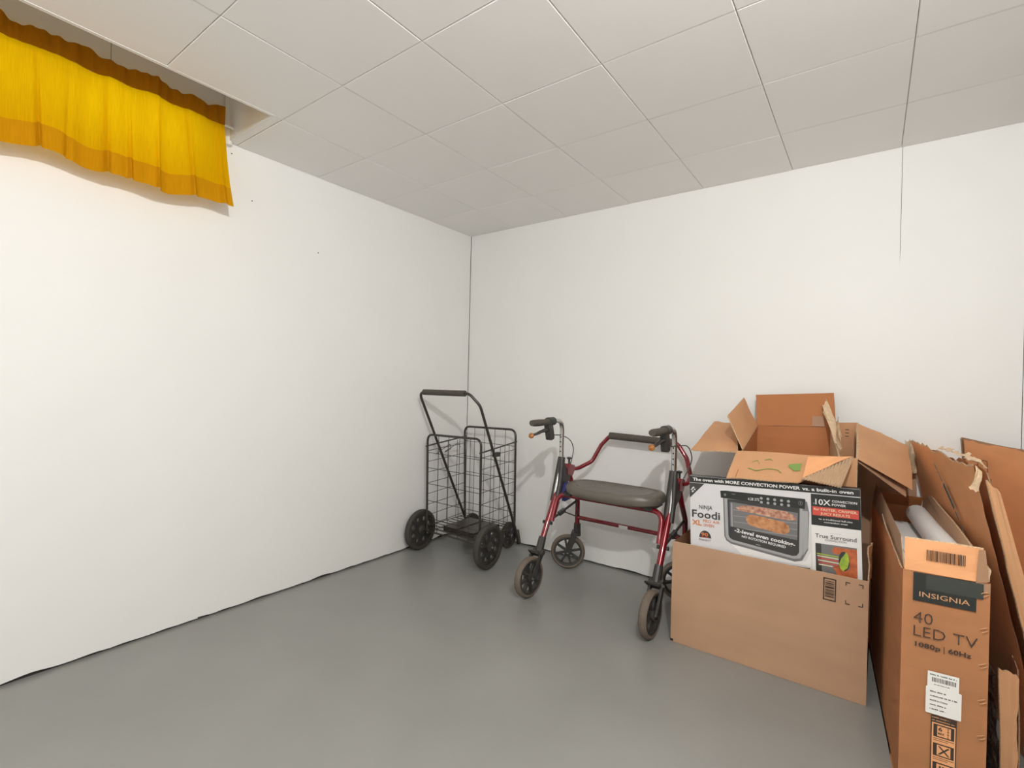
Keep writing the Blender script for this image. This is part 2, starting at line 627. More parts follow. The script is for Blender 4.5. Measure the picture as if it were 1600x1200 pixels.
# box above the cut-out
mb = MB()
mb.box(N_X0 - 0.002, N_X0 + 0.012, N_Y0, N_Y1, H - 0.001, N_TOP)
mb.box(0.0, N_X0, N_Y1 - 0.002, N_Y1 + 0.012, H - 0.001, N_TOP)
mb.box(0.0, N_X0, N_Y0 - 0.012, N_Y0, H - 0.001, N_TOP)
mb.box(-0.01, N_X0 + 0.012, N_Y0 - 0.012, N_Y1 + 0.012, N_TOP, N_TOP + 0.02)
mb.build('window_recess', M['wall'], ce)
mb = MB()
mb.box(-0.0003, 0.0006, -2.0755, -2.0742, 2.215, N_TOP)
mb.build('panel_joint', M['wall_dark'], ce)
TS, TX0 = 0.4064, -0.0136
tile_cache = {}


def tile(x0, x1, y0, y1, tilt):
    key = (round(x1 - x0, 4), round(y1 - y0, 4))
    if key not in tile_cache:
        w, d = x1 - x0 - 0.0016, y1 - y0 - 0.0016
        b = 0.0026
        mb = MB()
        for z, k in ((0.012, 0), (b * 0.8, 0), (0.0, b)):
            mb.v += [Vector((sx * (w / 2 - k), sy * (d / 2 - k), z)) for sx, sy in ((-1, -1), (1, -1), (1, 1), (-1, 1))]
        mb.f = [(0, 1, 2, 3), (11, 10, 9, 8)]
        for r in (0, 4):
            mb.f += [(r + i, r + 4 + i, r + 4 + (i + 1) % 4, r + (i + 1) % 4) for i in range(4)]
        mb.mi = [0] * len(mb.f)
        tile_cache[key] = mb.mesh('ceiling_tile', M['tile'])
    o = D.objects.new('ceiling_tile', tile_cache[key])
    COL.objects.link(o)
    o.parent = ce
    o.location = ((x0 + x1) / 2, (y0 + y1) / 2, H + rnd.uniform(-0.0004, 0.0006))
    o.rotation_euler = (rnd.uniform(-tilt, tilt), rnd.uniform(-tilt, tilt), 0)


for i in range(7):
    for j in range(11):
        x0, x1 = max(0.0, TX0 + i * TS), min(X1, TX0 + (i + 1) * TS)
        y1, y0 = min(0.0, 0.0076 - j * TS), max(Y0, 0.0076 - (j + 1) * TS)
        if i == 0:
            x1 = min(x1, N_X0 + 0.006)
            if y1 > N_Y1 > y0:
                y0 = N_Y1 + 0.0
            elif y0 > N_Y0 and y1 <= N_Y1:
                continue
            elif y1 > N_Y0 > y0:
                y1 = N_Y0
        tile(x0, x1, y0, y1, 0.0016)

# window in the left wall
win = D.objects.new('window_1', None)
COL.objects.link(win)
win.location = (-0.07, (WY0 + WY1) / 2, WZ0)
struct(tag(win, 'small high basement window behind the yellow curtain', 'window'))
mb = MB()
fr = 0.035
for y0, y1, z0, z1 in ((WY0, WY1, WZ0, WZ0 + fr), (WY0, WY1, WZ1 - fr, WZ1), (WY0, WY0 + fr, WZ0, WZ1), (WY1 - fr, WY1, WZ0, WZ1),
                       ((WY0 + WY1) / 2 - .02, (WY0 + WY1) / 2 + .02, WZ0, WZ1)):
    mb.box(-0.11, -0.07, y0, y1, z0, z1)
mb.build('window_frame', M['white_trim'], win, world=True)
for y0, y1 in ((WY0 + fr, (WY0 + WY1) / 2 - .02), ((WY0 + WY1) / 2 + .02, WY1 - fr)):
    mb = MB()
    mb.box(-0.093, -0.089, y0, y1, WZ0 + fr, WZ1 - fr)
    mb.build('pane', M['glass'], win, world=True)
mb = MB()
mb.box(-0.07, 0.004, WY0 - .004, WY1 + .004, WZ0 - 0.008, WZ0)
mb.box(-0.07, 0.004, WY0 - .004, WY1 + .004, WZ1, WZ1 + 0.008)
mb.box(-0.07, 0.004, WY1, WY1 + .008, WZ0, WZ1)
mb.box(-0.07, 0.004, WY0 - .008, WY0, WZ0, WZ1)
mb.build('window_casing', M['white_trim'], win, world=True)
# rounded white post at the right end of the recess
mb = MB()
mb.tube([(0.016, -1.660, 2.09), (0.016, -1.660, 2.4)], 0.016, 16)
mb.build('casing_post', M['white_trim'], win, True, world=True)

# ceiling lamp (behind and above the view)
lx, ly, lz = LAMP_POS
lamp = thing('ceiling_lamp', 'bare round light bulb under an added dark bronze disc that blocks upward light on the tiled ceiling', 'lamp', LAMP_POS)
mb = MB()
mb.lathe([(0.06, 0.0), (0.06, -0.020), (0.25, -0.036), (0.25, -0.042), (0.03, -0.040), (0.022, -0.055), (0.016, -0.062), (0.0, -0.062)], (0, 0, 0), (0, 0, 1), 32)
mb.build('base', M['blocker_bronze'], lamp, True)  # wide disc added to keep the bulb's light off the nearby ceiling
mb = MB()
mb.lathe([(0.013, -0.0625), (0.016, -0.072)] + [(0.034 * math.sin(a), -0.110 + 0.034 * math.cos(a)) for a in [PI * i / 12 for i in range(2, 12)]] + [(0.0, -0.144)], (0, 0, 0), (0, 0, 1), 20)
mb.build('bulb', M['bulb_glass'], lamp, True)
ld = D.lights.new('bulb_light', 'POINT')
ld.energy = LAMP_WATTS
ld.color = LAMP_COLOR[:3]
ld.shadow_soft_size = 0.028
lo = D.objects.new('bulb_light', ld)
COL.objects.link(lo)
lo.parent = lamp
lo.location = (0, 0, -0.110)

# long tube added as fill light in the unseen rear of the room
tube = thing('fill_tube', 'long white fill lamp added on the ceiling in the rear of the room', 'lamp', (1.95, -3.55, H))
mb = MB(); mb.box(-.65, .65, -.07, .07, -.045, 0.0)
mb.build('housing', M['fill_housing'], tube)
mb = MB(); mb.prism(rrect(-.06, -.10, .06, -.046, .02), (-.63, 0, 0), (0, 1, 0), (0, 0, 1), (1, 0, 0), 1.26)
mb.build('diffuser', M['fill_tube'], tube, True)
ld = D.lights.new('fill_light', 'AREA')
ld.shape = 'RECTANGLE'
ld.size, ld.size_y = 1.24, 0.11
ld.energy = FILL_WATTS
ld.color = (1.0, 0.985, 0.975)
lo = D.objects.new('fill_light', ld)
COL.objects.link(lo)
lo.parent = tube
lo.location = (0, 0, -0.104)

# ================================================================== CURTAIN
cy0, cy1 = -2.95, -1.708
cr = thing('curtain', 'short yellow gathered curtain hanging over the small high window', 'curtain', (0.07, -2.3, 1.79))


PLEATS = []
_r = random.Random(12)
_y = cy0 + .02
while _y < cy1 - .01:
    PLEATS.append((_y, _r.uniform(.005, .009), _r.uniform(.014, .026) * _r.choice((1, 1, -.6))))
    _y += _r.uniform(.035, .115)


def cx(y, t):
    """t 0 at the rod, 1 at the hem"""
    g = 0.55 + 0.45 * t
    w = 0.012 * math.sin(y * 41 + 1.6 * math.sin(y * 9.3) + 0.5 * t) + 0.010 * math.sin(y * 19 + 1.3 + t * 0.9) + 0.018 * noise.noise(Vector((y * 13, t * 0.9, 3.1)))
    for yp, wd, dp in PLEATS:
        q = (y - yp - 0.012 * (t - .5) * math.sin(yp * 40)) / wd
        if abs(q) < 3:
            w += dp * math.exp(-q * q) * (0.35 + 0.75 * t)
    return 0.092 + 0.024 * t + w * g


def hem_z(y):
    return 1.787 + 0.010 * math.sin(y * 10.5 + 0.4) + 0.006 * math.sin(y * 27)


def cloth(name, mt, z_of, nz, dx=0.0, ruffle=0.0):
    ny = 420
    mb = MB()
    for j in range(nz + 1):
        for i in range(ny + 1):
            y = cy0 + (cy1 - cy0) * i / ny
            z0, z1, t0, t1 = z_of(y)
            v = j / nz
            t = t0 + (t1 - t0) * v
            x = cx(y, t) + dx
            if ruffle:
                x += ruffle * (0.35 + v) * math.sin(y * 160 + 2 * math.sin(y * 19))
            # the side edge flares towards the hem
            yy = y + 0.030 * max(0, t) * (i / ny) ** 12
            mb.v.append(Vector((x, yy, z0 + (z1 - z0) * v)))
    for j in range(nz):
        for i in range(ny):
            a = j * (ny + 1) + i
            mb.f.append((a, a + 1, a + ny + 2, a + ny + 1))
    mb.mi = [0] * len(mb.f)
    o = mb.build(name, mt, cr, True, world=True)
    return o


ROD_Z = 2.150
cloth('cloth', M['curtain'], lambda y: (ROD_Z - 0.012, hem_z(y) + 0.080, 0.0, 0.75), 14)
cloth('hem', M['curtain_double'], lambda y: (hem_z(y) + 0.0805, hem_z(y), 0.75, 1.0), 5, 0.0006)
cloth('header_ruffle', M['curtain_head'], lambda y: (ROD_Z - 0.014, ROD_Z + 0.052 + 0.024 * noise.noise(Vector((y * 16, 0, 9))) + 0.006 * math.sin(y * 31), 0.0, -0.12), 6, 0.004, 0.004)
rodt = thing('curtain_rod', 'thin white metal curtain rod threaded through the yellow curtain', 'curtain rod', (0.07, -1.66, ROD_Z))
mb = MB()
mb.tube(fillet([(0.002, -1.655, ROD_Z), (0.066, -1.655, ROD_Z), (0.066, -3.0, ROD_Z)], 0.015), 0.006, 10)
mb.build('rod', M['white_trim'], rodt, True, world=True)
mb = MB()
mb.bar((0.004, -1.655, ROD_Z + 0.025), (0.004, -1.655, ROD_Z - 0.03), 0.018, 0.006, (1, 0, 0))
mb.bar((0.0, -1.655, ROD_Z + 0.008), (0.05, -1.655, ROD_Z + 0.008), 0.006, 0.012)
mb.build('bracket', M['steel'], rodt, world=True)

# ================================================================== SHOPPING CART
cart = thing('shopping_cart', 'black folding wire shopping cart with big rear wheels standing in the corner', 'cart', (0.325, -0.30, 0.0))
CW = dict(parent=cart, world=True)
XL, XR, YF, YB = 0.108, 0.540, -0.480, -0.122
ZF = 0.150


def cpart(name, mb, mt=None, smooth=True, parent=None):
    return mb.build(name, mt or M['black_tube'], parent or cart, smooth, world=True)


mb = MB(); mb.tube(fillet([(XL, YF, 0.125), (XL - .012, YF, 0.728), (XR - .006, YF, 0.735), (XR, YF, 0.125)], 0.045), 0.0072)
cpart('front_frame', mb)
mb = MB(); mb.tube(fillet([(XL, YB, 0.150), (XL - .020, YB, 0.758), (XR - .020, YB, 0.766), (XR - .012, YB, 0.150)], 0.045), 0.0072)
cpart('back_frame', mb)
for x, xb in ((XL - .010, XL - .018), (XR - .004, XR - .018)):
    mb = MB(); mb.tube([(x, YF - .012, 0.655), (xb, YB + .012, 0.690)], 0.0048, 8)
    cpart('side_rail', mb)
WR = 0.0019


def wires(lines, r=WR):
    mb = MB()
    for a, b in lines:
        mb.tube([a, b], r, 5)
    return mb


L = []
for k in range(1, 5):
    x = XL + (XR - XL) * k / 5
    L.append(((x, YF, 0.125), (x, YF, 0.73)))
for z in (0.145, 0.205, 0.315, 0.420, 0.520, 0.615):
    L.append(((XL, YF, z), (XR, YF, z)))
cpart('front_wire_grid', wires(L))
L = []
for k in range(1, 5):
    x = XL - .015 + (XR - .015 - XL + .015) * k / 5
    L.append(((x, YB, 0.15), (x, YB, 0.762)))
for z in (0.165, 0.24, 0.345, 0.45, 0.555, 0.66):
    L.append(((XL - .015, YB, z), (XR - .015, YB, z)))
cpart('back_wire_grid', wires(L))
for x, xb in ((XL - .004, XL - .012), (XR - .002, XR - .014)):
    L = []
    for k in range(1, 4):
        y = YF + (YB - YF) * k / 4
        L.append(((x, y, 0.15), (x, y, 0.672)))
    for k in range(8):
        z = 0.155 + 0.068 * k
        L.append(((x, YF, z - .004), (xb, YB, z + .012)))
    cpart('side_wire_grid', wires(L))
L = []
for k in range(9):
    y = YF + (YB - YF) * k / 8
    L.append(((XL, y, ZF), (XR, y, ZF)))
for k in range(6):
    x = XL + (XR - XL) * k / 5
    L.append(((x, YF, ZF + .003), (x, YB, ZF + .003)))
cpart('floor_wire_grid', wires(L, 0.0023))
# hooked wire near the rim
mb = MB(); mb.tube(fillet([(XL + .006, -.42, 0.60), (XL + .012, -.30, 0.655), (XL + .012, -.29, 0.62), (XL + .006, -.36, 0.60), (XL + .012, -.22, 0.655), (XL + .012, -.20, 0.625)], 0.008, 3), 0.002, 5)
cpart('hook_wire', mb)
# sheet-metal floor plate
pl = MB()
pl.box(0.205, 0.450, -0.425, -0.185, ZF + 0.008, ZF + 0.012)
pl.box(0.205, 0.450, -0.432, -0.425, ZF - 0.022, ZF + 0.012)
pl.box(0.205, 0.450, -0.185, -0.178, ZF - 0.015, ZF + 0.012)
pl.box(0.318, 0.324, -0.425, -0.185, ZF + 0.012, ZF + 0.016)
cpart('floor_plate', pl, M['black_tube'], False)
# handle
hx0, hx1 = XL - .026, XR + .010
mb = MB()
mb.tube(fillet([(hx0 + .02, -.085, .075), (hx0, -.548, 0.995), (hx1 - .055, -.548, 0.997), (hx1, -.515, 0.930), (hx1 - .012, -.088, .058)], [0, .05, .05, .07, 0], 8), 0.0085, 12)
cpart('handle', mb)
mb = MB(); mb.tube([(hx0 + .043, -.548, 0.9953), (hx1 - .088, -.548, 0.9968)], 0.0175, 16)
cpart('foam_grip', mb, M['foam_grip'])
# clip that ties the handle to the side rail
mb = MB(); mb.box(XR - .006, XR + .014, -.375, -.325, .622, .648)
cpart('handle_clip', mb, M['black_plastic'], False)
# lower ends of the handle
for x in (hx0 + .02, hx1 - .012):
    mb = MB(); mb.bar((x, -.105, .125), (x, -.082, .035), 0.016, 0.022, (0, 1, 0))
    cpart('handle_foot', mb, M['black_tube'], False)
# axle and wheels
mb = MB(); mb.tube([(0.050, -.492, .125), (0.615, -.468, .125)], 0.0055, 8)
cpart('axle', mb)
mb = MB(); mb.tube([(0.15, -.102, .083), (0.49, -.102, .083)], 0.0045, 8)
cpart('front_axle', mb)


def cart_wheel(c, R, W, yaw, big=True):
    ax = Vector((math.cos(yaw), math.sin(yaw), 0))
    mb = MB()
    ri = R * 0.80
    prof = [(ri, -W * .5), (R * .94, -W * .5), (R * .985, -W * .36), (R, -W * .15), (R, W * .15), (R * .985, W * .36), (R * .94, W * .5), (ri, W * .5)]
    mb.lathe(prof, c, ax, 40, closed=True)
    w = cpart('wheel', mb, M['rubber'])
    nh = 8 if big else 5
    holes = [(R * .56 * math.cos(2 * PI * (k + .5) / nh), R * .56 * math.sin(2 * PI * (k + .5) / nh), R * (.125 if big else .15)) for k in range(nh)]
    me = plate_with_holes(ri + .001, holes, W * 0.36)
    me.transform(wmat(cart).inverted() @ axis_frame(c, ax))
    me.materials.clear()
    me.materials.append(M['black_plastic'])
    o = D.objects.new('wheel_disc', me); COL.objects.link(o); o.parent = w
    mb = MB()
    mb.lathe([(R * .22, -W * .45), (R * .22, W * .45), (R * .12, W * .75), (0.0, W * .75)], c, ax, 20)
    for k in range(nh):     # raised ribs between the holes
        a = 2 * PI * k / nh
        s = axis_frame((0, 0, 0), ax).to_3x3() @ Vector((math.cos(a), math.sin(a), 0))
        for sd in (-1, 1):
            mb.bar(Vector(c) + s * R * .2 + ax * sd * W * .22, Vector(c) + s * ri + ax * sd * W * .20, 0.005, W * .12, ax)
    cpart('hub', mb, M['black_plastic'], True, w)
    mb = MB(); mb.lathe([(0.006, W * .7), (0.006, W * .95), (0, W * 1.0)], c, ax, 10)
    cpart('axle_nut', mb, M['steel'], True, w)


cart_wheel((0.062, -.490, .1255), .1255, .034, math.radians(2))
cart_wheel((0.596, -.468, .1255), .1255, .034, math.radians(2))
cart_wheel((0.150, -.100, .082), .082, .026, math.radians(2), False)
cart_wheel((0.470, -.104, .082), .082, .026, math.radians(2), False)

# ================================================================== ROLLATOR
ro = thing('rollator', 'red four-wheeled walking frame with padded black seat beside the oven box', 'walker', (1.2965, -0.645, 0.0))


def rp(name, mb, mt, smooth=True, parent=None):
    return mb.build(name, mt, parent or ro, smooth)


def roll_wheel(c, ax, R=0.1, W=0.036):
    ax = Vector(ax).normalized()
    ri = R * 0.82
    mb = MB()
    mb.lathe([(ri, -W * .42), (R * .90, -W * .5), (R * .97, -W * .36), (R, -W * .12), (R, W * .12), (R * .97, W * .36), (R * .90, W * .5), (ri, W * .42)], c, ax, 40, closed=True)
    w = rp('wheel', mb, M['tyre'])
    mb = MB()
    mb.lathe([(ri * .88, -W * .38), (ri * 1.005, -W * .44), (ri * 1.005, W * .44), (ri * .88, W * .38)], c, ax, 40, closed=True)
    rp('rim', mb, M['black_plastic'], True, w)
    mb = MB()
    mb.lathe([(R * .22, -W * .5), (R * .22, W * .5), (R * .15, W * .62), (0, W * .62)], c, ax, 20)
    fr3 = axis_frame((0, 0, 0), ax).to_3x3()
    rp('hub', mb, M['black_plastic'], True, w)
    for k in range(8):
        a = 2 * PI * (k + .3) / 8
        s = fr3 @ Vector((math.cos(a), math.sin(a), 0))
        mb = MB()
        mb.bar(Vector(c) + s * R * .18, Vector(c) + s * ri * .92, 0.011, W * .5, ax)
        rp('spoke', mb, M['black_plastic'], False, w)
    mb = MB(); mb.lathe([(0.007, W * .55), (0.007, W * .75), (0, W * .8)], c, ax, 10)
    rp('axle_bolt', mb, M['steel'], True, w)


for s in (-1, 1):
    x = 0.305 * s
    wc = (x + 0.006 * s, 0.018, 0.1)
    roll_wheel(wc, (1, -0.10 if s < 0 else -0.02, 0))
    # fork: socket, crown and two arms
    mb = MB()
    mb.tube([(x, 0.128, 0.275), (x, 0.096, 0.208)], [0.019, 0.021], 12)
    mb.bar((x, 0.100, 0.215), (x, 0.074, 0.196), 0.062, 0.022, (0, 0, 1))
    for q in (-1, 1):
        mb.bar((x + 0.006 * s + q * .027, 0.090, 0.208), (x + 0.006 * s + q * .027, 0.018, 0.1), 0.010, 0.026, (0, 1, 0))
    rp('fork', mb, M['black_plastic'], False)
    mb = MB(); mb.tube(smooth_path([(x - .025, .07, .20), (x - .03, .045, .222), (x + .03, .045, .222), (x + .025, .07, .20)], 4), 0.004, 6)
    rp('brake_shoe', mb, M['black_plastic'])
    mb = MB(); mb.lathe([(0.006, -.034), (0.006, .034)], (x + .006 * s, .085, .203), (1, 0, 0), 8)
    rp('fork_bolt', mb, M['steel'])
    # red leg
    mb = MB(); mb.tube([(x, 0.118, 0.248), (x, 0.268, 0.505)], 0.0148, 14)
    rp('leg', mb, M['red'])
    # black sleeve with a slot, made of two plates round the tube
    mb = MB()
    mb.tube(smooth_path([(x - .010 * s, 0.240, 0.445), (x - .010 * s, 0.275, 0.545), (x - .004 * s, 0.300, 0.668)], 4), 0.0165, 10)
    mb.tube(smooth_path([(x + .012 * s, 0.236, 0.440), (x + .012 * s, 0.268, 0.535), (x + .006 * s, 0.300, 0.668)], 4), 0.0135, 10)
    rp('sleeve', mb, M['black_plastic'])
    # chrome handle tube
    mb = MB()
    mb.tube(fillet([(x + .004 * s, 0.250, 0.478), (x + .004 * s, 0.288, 0.60), (x, 0.300, 0.66), (x, 0.298, 0.868), (x, 0.14, 0.868)], [0, .05, .05, .055, 0], 8), 0.0125, 14)
    tb = rp('handle_tube', mb, M['chrome'])
    for k in range(4):
        mb = MB(); mb.lathe([(0.0035, 0), (0.0035, 0.0015)], (x, 0.298 - .0125, 0.700 + .026 * k), (0, -1, 0), 8)
        rp('adjustment_hole', mb, M['wall_dark'], False, tb)
    # grip
    mb = MB()
    P = [(x, 0.175 - .172 * i / 10, 0.868 - .002 * math.sin(PI * i / 10)) for i in range(11)]
    mb.tube(P, [.018, .0205, .019, .0175, .018, .019, .0195, .0195, .019, .0185, .016], 14, flat=.9)
    rp('grip', mb, M['foam_grip'])
    # brake housing and lever
    mb = MB()
    mb.prism(rrect(-.02, -.055, .02, .055, .012), (x - .015, .166, .826), (0, .965, .26), (0, -.26, .965), (1, 0, 0), .030)
    mb.tube([(x, .150, .868), (x, .205, .868)], .022, 14)
    bh = rp('brake_housing', mb, M['black_plastic'], False)
    mb = MB()
    mb.tube(smooth_path([(x, .158, .825), (x, .10, .822), (x, .05, .812), (x, .008, .808)], 4), [.010] * 4 + [.0085] * 4 + [.007] * 5, 8)
    bl = rp('brake_lever', mb, M['black_plastic'])
    mb = MB()
    mb.lathe([(0.0, -.010), (.009, -.008), (.014, -.003), (.014, .003), (.009, .008), (0.0, .010)], (x, .000, .806), (0.15, -1, .25), 14)
    rp('reflector', mb, M['orange'], True, bl)
    # cable
    mb = MB()
    pts = [(x, .175, .797), (x + .004 * s, .30, .785), (x + .006 * s, .40, .752), (x + .006 * s, .440, .70), (x + .004 * s, .425, .65), (x, .392, .600), (x - .01 * s, .33, .52), (x - .012 * s, .22, .42), (x - .012 * s, .12, .27)]
    if s > 0:
        pts = [(x, .20, .790), (x + .010, .33, .785), (x + .02, .44, .772), (x + .03, .478, .715), (x + .02, .465, .66), (x, .432, .600), (x - .01, .35, .50), (x - .012, .24, .42), (x - .012, .12, .26)]
    mb.tube(smooth_path(pts, 6), 0.0026, 6)
    rp('brake_cable', mb, M['black_plastic'])
    # hinge plate, hub block with clamp knob
    mb = MB()
    mb.prism([(0.255, .455), (.300, .50), (.375, .535), (.385, .565), (.330, .615), (.300, .660), (.285, .62)], (x - .012, 0, 0), (0, 1, 0), (0, 0, 1), (1, 0, 0), .024)
    rp('hinge_plate', mb, M['black_plastic'], False)
    mb = MB()
    mb.prism([(.345, .57), (.40, .555), (.425, .585), (.420, .612), (.365, .625), (.345, .60)], (x - .016, 0, 0), (0, 1, 0), (0, 0, 1), (1, 0, 0), .032)
    hb = rp('hub_block', mb, M['red'], False)
    mb = MB()
    mb.lathe([(.006, 0), (.006, .035), (.013, .040), (.013, .047), (.0, .050)], (x, .385, .610), (0, 0, 1), 12)
    rp('clamp_bolt', mb, M['black_plastic'], True, hb)
    mb = MB()
    mb.lathe([(.004, 0), (.004, .02), (.004, .022)], (x, .30, .640), (0, 1, 0), 8)
    for q in (-1, 1):
        mb.tube([(x, .322, .640), (x, .327, .640 + q * .022)], [.005, .008], 8)
    rp('wing_knob', mb, M['black_plastic'])
    # back leg with caster
    mb = MB()
    mb.tube(fillet([(x, .385, .58), (x, .425, .50), (x, .495, .40), (x, .497, .215)], .05), .0135, 12)
    rp('back_leg', mb, M['red'])
    cc = Vector((-0.352, .478, .098)) if s < 0 else Vector((0.292, .470, .098))
    cax = Vector((.47, -.88, 0)).normalized()
    roll_wheel(cc, cax, 0.098, .034)
    mb = MB()
    mb.tube([(x, .497, .265), (x, .497, .195)], [.019, .022], 12)
    mb.bar((x, .497, .212), ((x + cc.x) / 2, (.497 + cc.y) / 2, .200), .058, .03)
    for q in (-1, 1):
        off = cax * .027 * q
        mb.bar(Vector((x, .497, .215)) * .75 + Vector((cc.x, cc.y, .215)) * .25 + off, cc + off, .030, .010, cax)
    rp('caster_fork', mb, M['black_plastic'], False)
    # folding strut from leg to back leg
    mb = MB()
    mb.tube([(x, .172, .340), (x, .495, .400)], .0065, 8)
    mb.bar((x, .285, .361), (x, .345, .372), .018, .020)
    rp('folding_strut', mb, M['black_plastic'], False)
    mb = MB(); mb.lathe([(.009, -.026), (.009, -.018), (.005, -.018), (.005, .018), (.009, .018), (.009, .026)], (x, .172, .340), (1, 0, 0), 10)
    rp('strut_knob', mb, M['black_plastic'])
    mb = MB(); mb.tube(fillet([(x + .004, .33, .366), (x + .012, .46, .315), (x + .012, .485, .33), (x + .006, .43, .47)], .012, 4), .0035, 6)
    rp('strut_loop', mb, M['black_plastic'])
# seat support: one tube from leg to leg under the seat
mb = MB()
mb.tube(fillet([(-.284, .178, .350), (-.281, .232, .484), (.281, .232, .484), (.284, .178, .350)], .055, 8), .0125, 12)
rp('seat_support', mb, M['red'])
for s in (-1, 1):
    mb = MB()
    mb.bar((.292 * s, .193, .375), (.292 * s, .233, .445), .034, .018, (0, 1, 0))
    rp('weld_plate', mb, M['red'], False)
mb = MB(); mb.tube([(-.305, .497, .300), (.305, .497, .300)], .0115, 12)
rp('crossbar', mb, M['red'])
mb = MB(); mb.bar((-.045, .4845, .300), (.005, .4845, .300), .0008, .016)
rp('paper_label', mb, M['paper'], False)
# seat
mb = MB()
NS = 56
prof = [(0.0, .543), (.40, .5435), (.66, .547), (.76, .5510), (.79, .5455), (.815, .5450), (.86, .553), (.94, .551), (.985, .541), (1.0, .528), (.985, .510), (.93, .502), (.5, .502), (0.0, .502)]
sw, sd = .251, .138
rows = []
for r, z in prof:
    row = []
    for j in range(NS):
        a = 2 * PI * j / NS
        c, sn = math.cos(a), math.sin(a)
        e = 2 / 2.9
        row.append(Vector((.021 + sw * r * math.copysign(abs(c) ** e, c), .268 + sd * r * math.copysign(abs(sn) ** e, sn), z + .006 * c * c * r)))
    rows.append(row)
V = [p for r in rows for p in r]
Fc = []
for i in range(len(rows) - 1):
    for j in range(NS):
        Fc.append((i * NS + j, i * NS + (j + 1) % NS, (i + 1) * NS + (j + 1) % NS, (i + 1) * NS + j))
mb.add(V, Fc)
rp('seat', mb, M['seat'])
for s in (-1, 1):
    mb = MB(); mb.box(.215 * s - .02, .215 * s + .02, .21, .36, .484, .503)
    rp('seat_bracket', mb, M['black_plastic'], False)
# blue strap tied beside the seat
mb = MB()
mb.prism([(.285, .435), (.340, .440), (.350, .500), (.338, .530), (.300, .525), (.282, .480)], (-.288, 0, 0), (0, 1, 0), (0, 0, 1), (1, 0, 0), .020)
rp('blue_strap', mb, M['blue'], False)
# back rest loop
path = [(-.305, .400, .592), (-.288, .455, .588), (-.232, .520, .628), (-.190, .545, .722), (-.138, .550, .780), (.238, .550, .773), (.290, .545, .700), (.328, .490, .618), (.330, .440, .592), (.315, .400, .592)]
mb = MB(); mb.tube(fillet(path, .05, 6), .0115, 12)
rp('backrest_loop', mb, M['red'])
mb = MB(); mb.tube([(-.140, .550, .780), (.212, .550, .7735)], .0195, 16)
rp('backrest_pad', mb, M['foam_grip'])

# ================================================================== CARDBOARD BOXES
CT = 0.005
# ---- big brown shipping box (open top)
bw, bh, bd = 0.665, 0.418, 0.520
bb = thing('shipping_box', 'large plain brown cardboard box on the floor holding the oven carton', 'box', (1.684, -0.592, 0), (0, 0, math.radians(-0.8)))


def lp(name, parent, q, **k):
    return sheet(name, q, parent, world=False, **k)


lp('front_panel', bb, [(0, 0, 0.001), (bw, 0, 0.001), (bw, 0, bh + .004), (0, 0, bh)], t=CT, nx=14, ny=8, warp=0.002, seed=2)
lp('side_panel', bb, [(0.003, CT, 0.001), (0.003, bd, 0.001), (0.003, bd, bh), (0.003, CT, bh)], t=CT)
lp('side_panel', bb, [(bw - .003, bd, 0.001), (bw - .003, CT, 0.001), (bw - .003, CT, bh), (bw - .003, bd, bh)], t=CT)
lp('back_panel', bb, [(bw, bd, 0.001), (0, bd, 0.001), (0, bd, bh), (bw, bd, bh)], t=CT)
lp('bottom_panel', bb, [(0, 0, .003), (bw, 0, .003), (bw, bd, .003), (0, bd, .003)], t=CT)
lp('insert_panel', bb, [(.006, .008, .128), (bw - .006, .008, .155), (bw - .006, .085, .155), (.006, .085, .128)], t=CT)
lp('side_flap', bb, [(bw + .001, .080, bh - .004), (bw - .002, .006, bh - .006), (bw - .004, .012, bh + .115), (bw + .006, .075, bh + .118)], t=CT, warp=.008, seed=5, back=M['kraft_light'])
# barcode box, corner marks, corner tag
cu0, cu1, cv0, cv1 = .535, .573, .328, .406
for q in (rect(cu0, cv0, cu0 + .0035, cv1), rect(cu1 - .0035, cv0, cu1, cv1), rect(cu0, cv0, cu1, cv0 + .0035), rect(cu0, cv1 - .0035, cu1, cv1)):
    patch('print_frame', bb, q, M['ink'], -.0052)
for v, h in ((.340, .0035), (.347, .0016), (.351, .0035), (.358, .0016), (.363, .003), (.371, .006), (.381, .0016), (.386, .0035), (.394, .0022)):
    patch('barcode_bar', bb, rect(cu0 + .006, v, cu1 - .006, v + h), M['ink'], -.0052)
for u, v, du, dv in ((.600, .406, 1, -1), (.650, .407, -1, -1), (.600, .330, 1, 1), (.650, .331, -1, 1)):
    patch('corner_mark', bb, [(u, v), (u + du * .013, v), (u + du * .013, v + dv * .0025), (u + du * .0025, v + dv * .0025), (u + du * .0025, v + dv * .013), (u, v + dv * .013)][::du * dv * -1], M['ink'], -.0052)
patch('corner_tag', bb, rect(.000, .004, .012, .013), M['ink_black'], -.0054)

# ---- oven carton standing in it
ow, oh, od = 0.580, 0.560, 0.042
R24 = math.radians(2.4)
ob = thing('oven_carton', 'white and black printed carton for a countertop oven, flattened', 'box',
           (1.739 + oh * math.sin(R24), -0.575, 0.697 - oh * math.cos(R24)), (0, -R24, math.radians(2.0)))
mb = MB(); mb.box(0, ow, 0, od, 0, oh)
ocb = mb.build('carton', M['gloss_white'], ob)
bv = ocb.modifiers.new('bevel', 'BEVEL'); bv.width = 0.003; bv.segments = 2


def OV(pts):
    return [(u, v + oh) for u, v in pts]


def opatch(name, pts, mt, y=-.0006):
    return patch(name, ob, OV(pts), mt, y)


def otext(s, u, v, w, h, mt, bold=0.02, y=-.0016, **k):
    return lettering(s, ob, u, v + oh, w, h, mt, bold, y, **k)


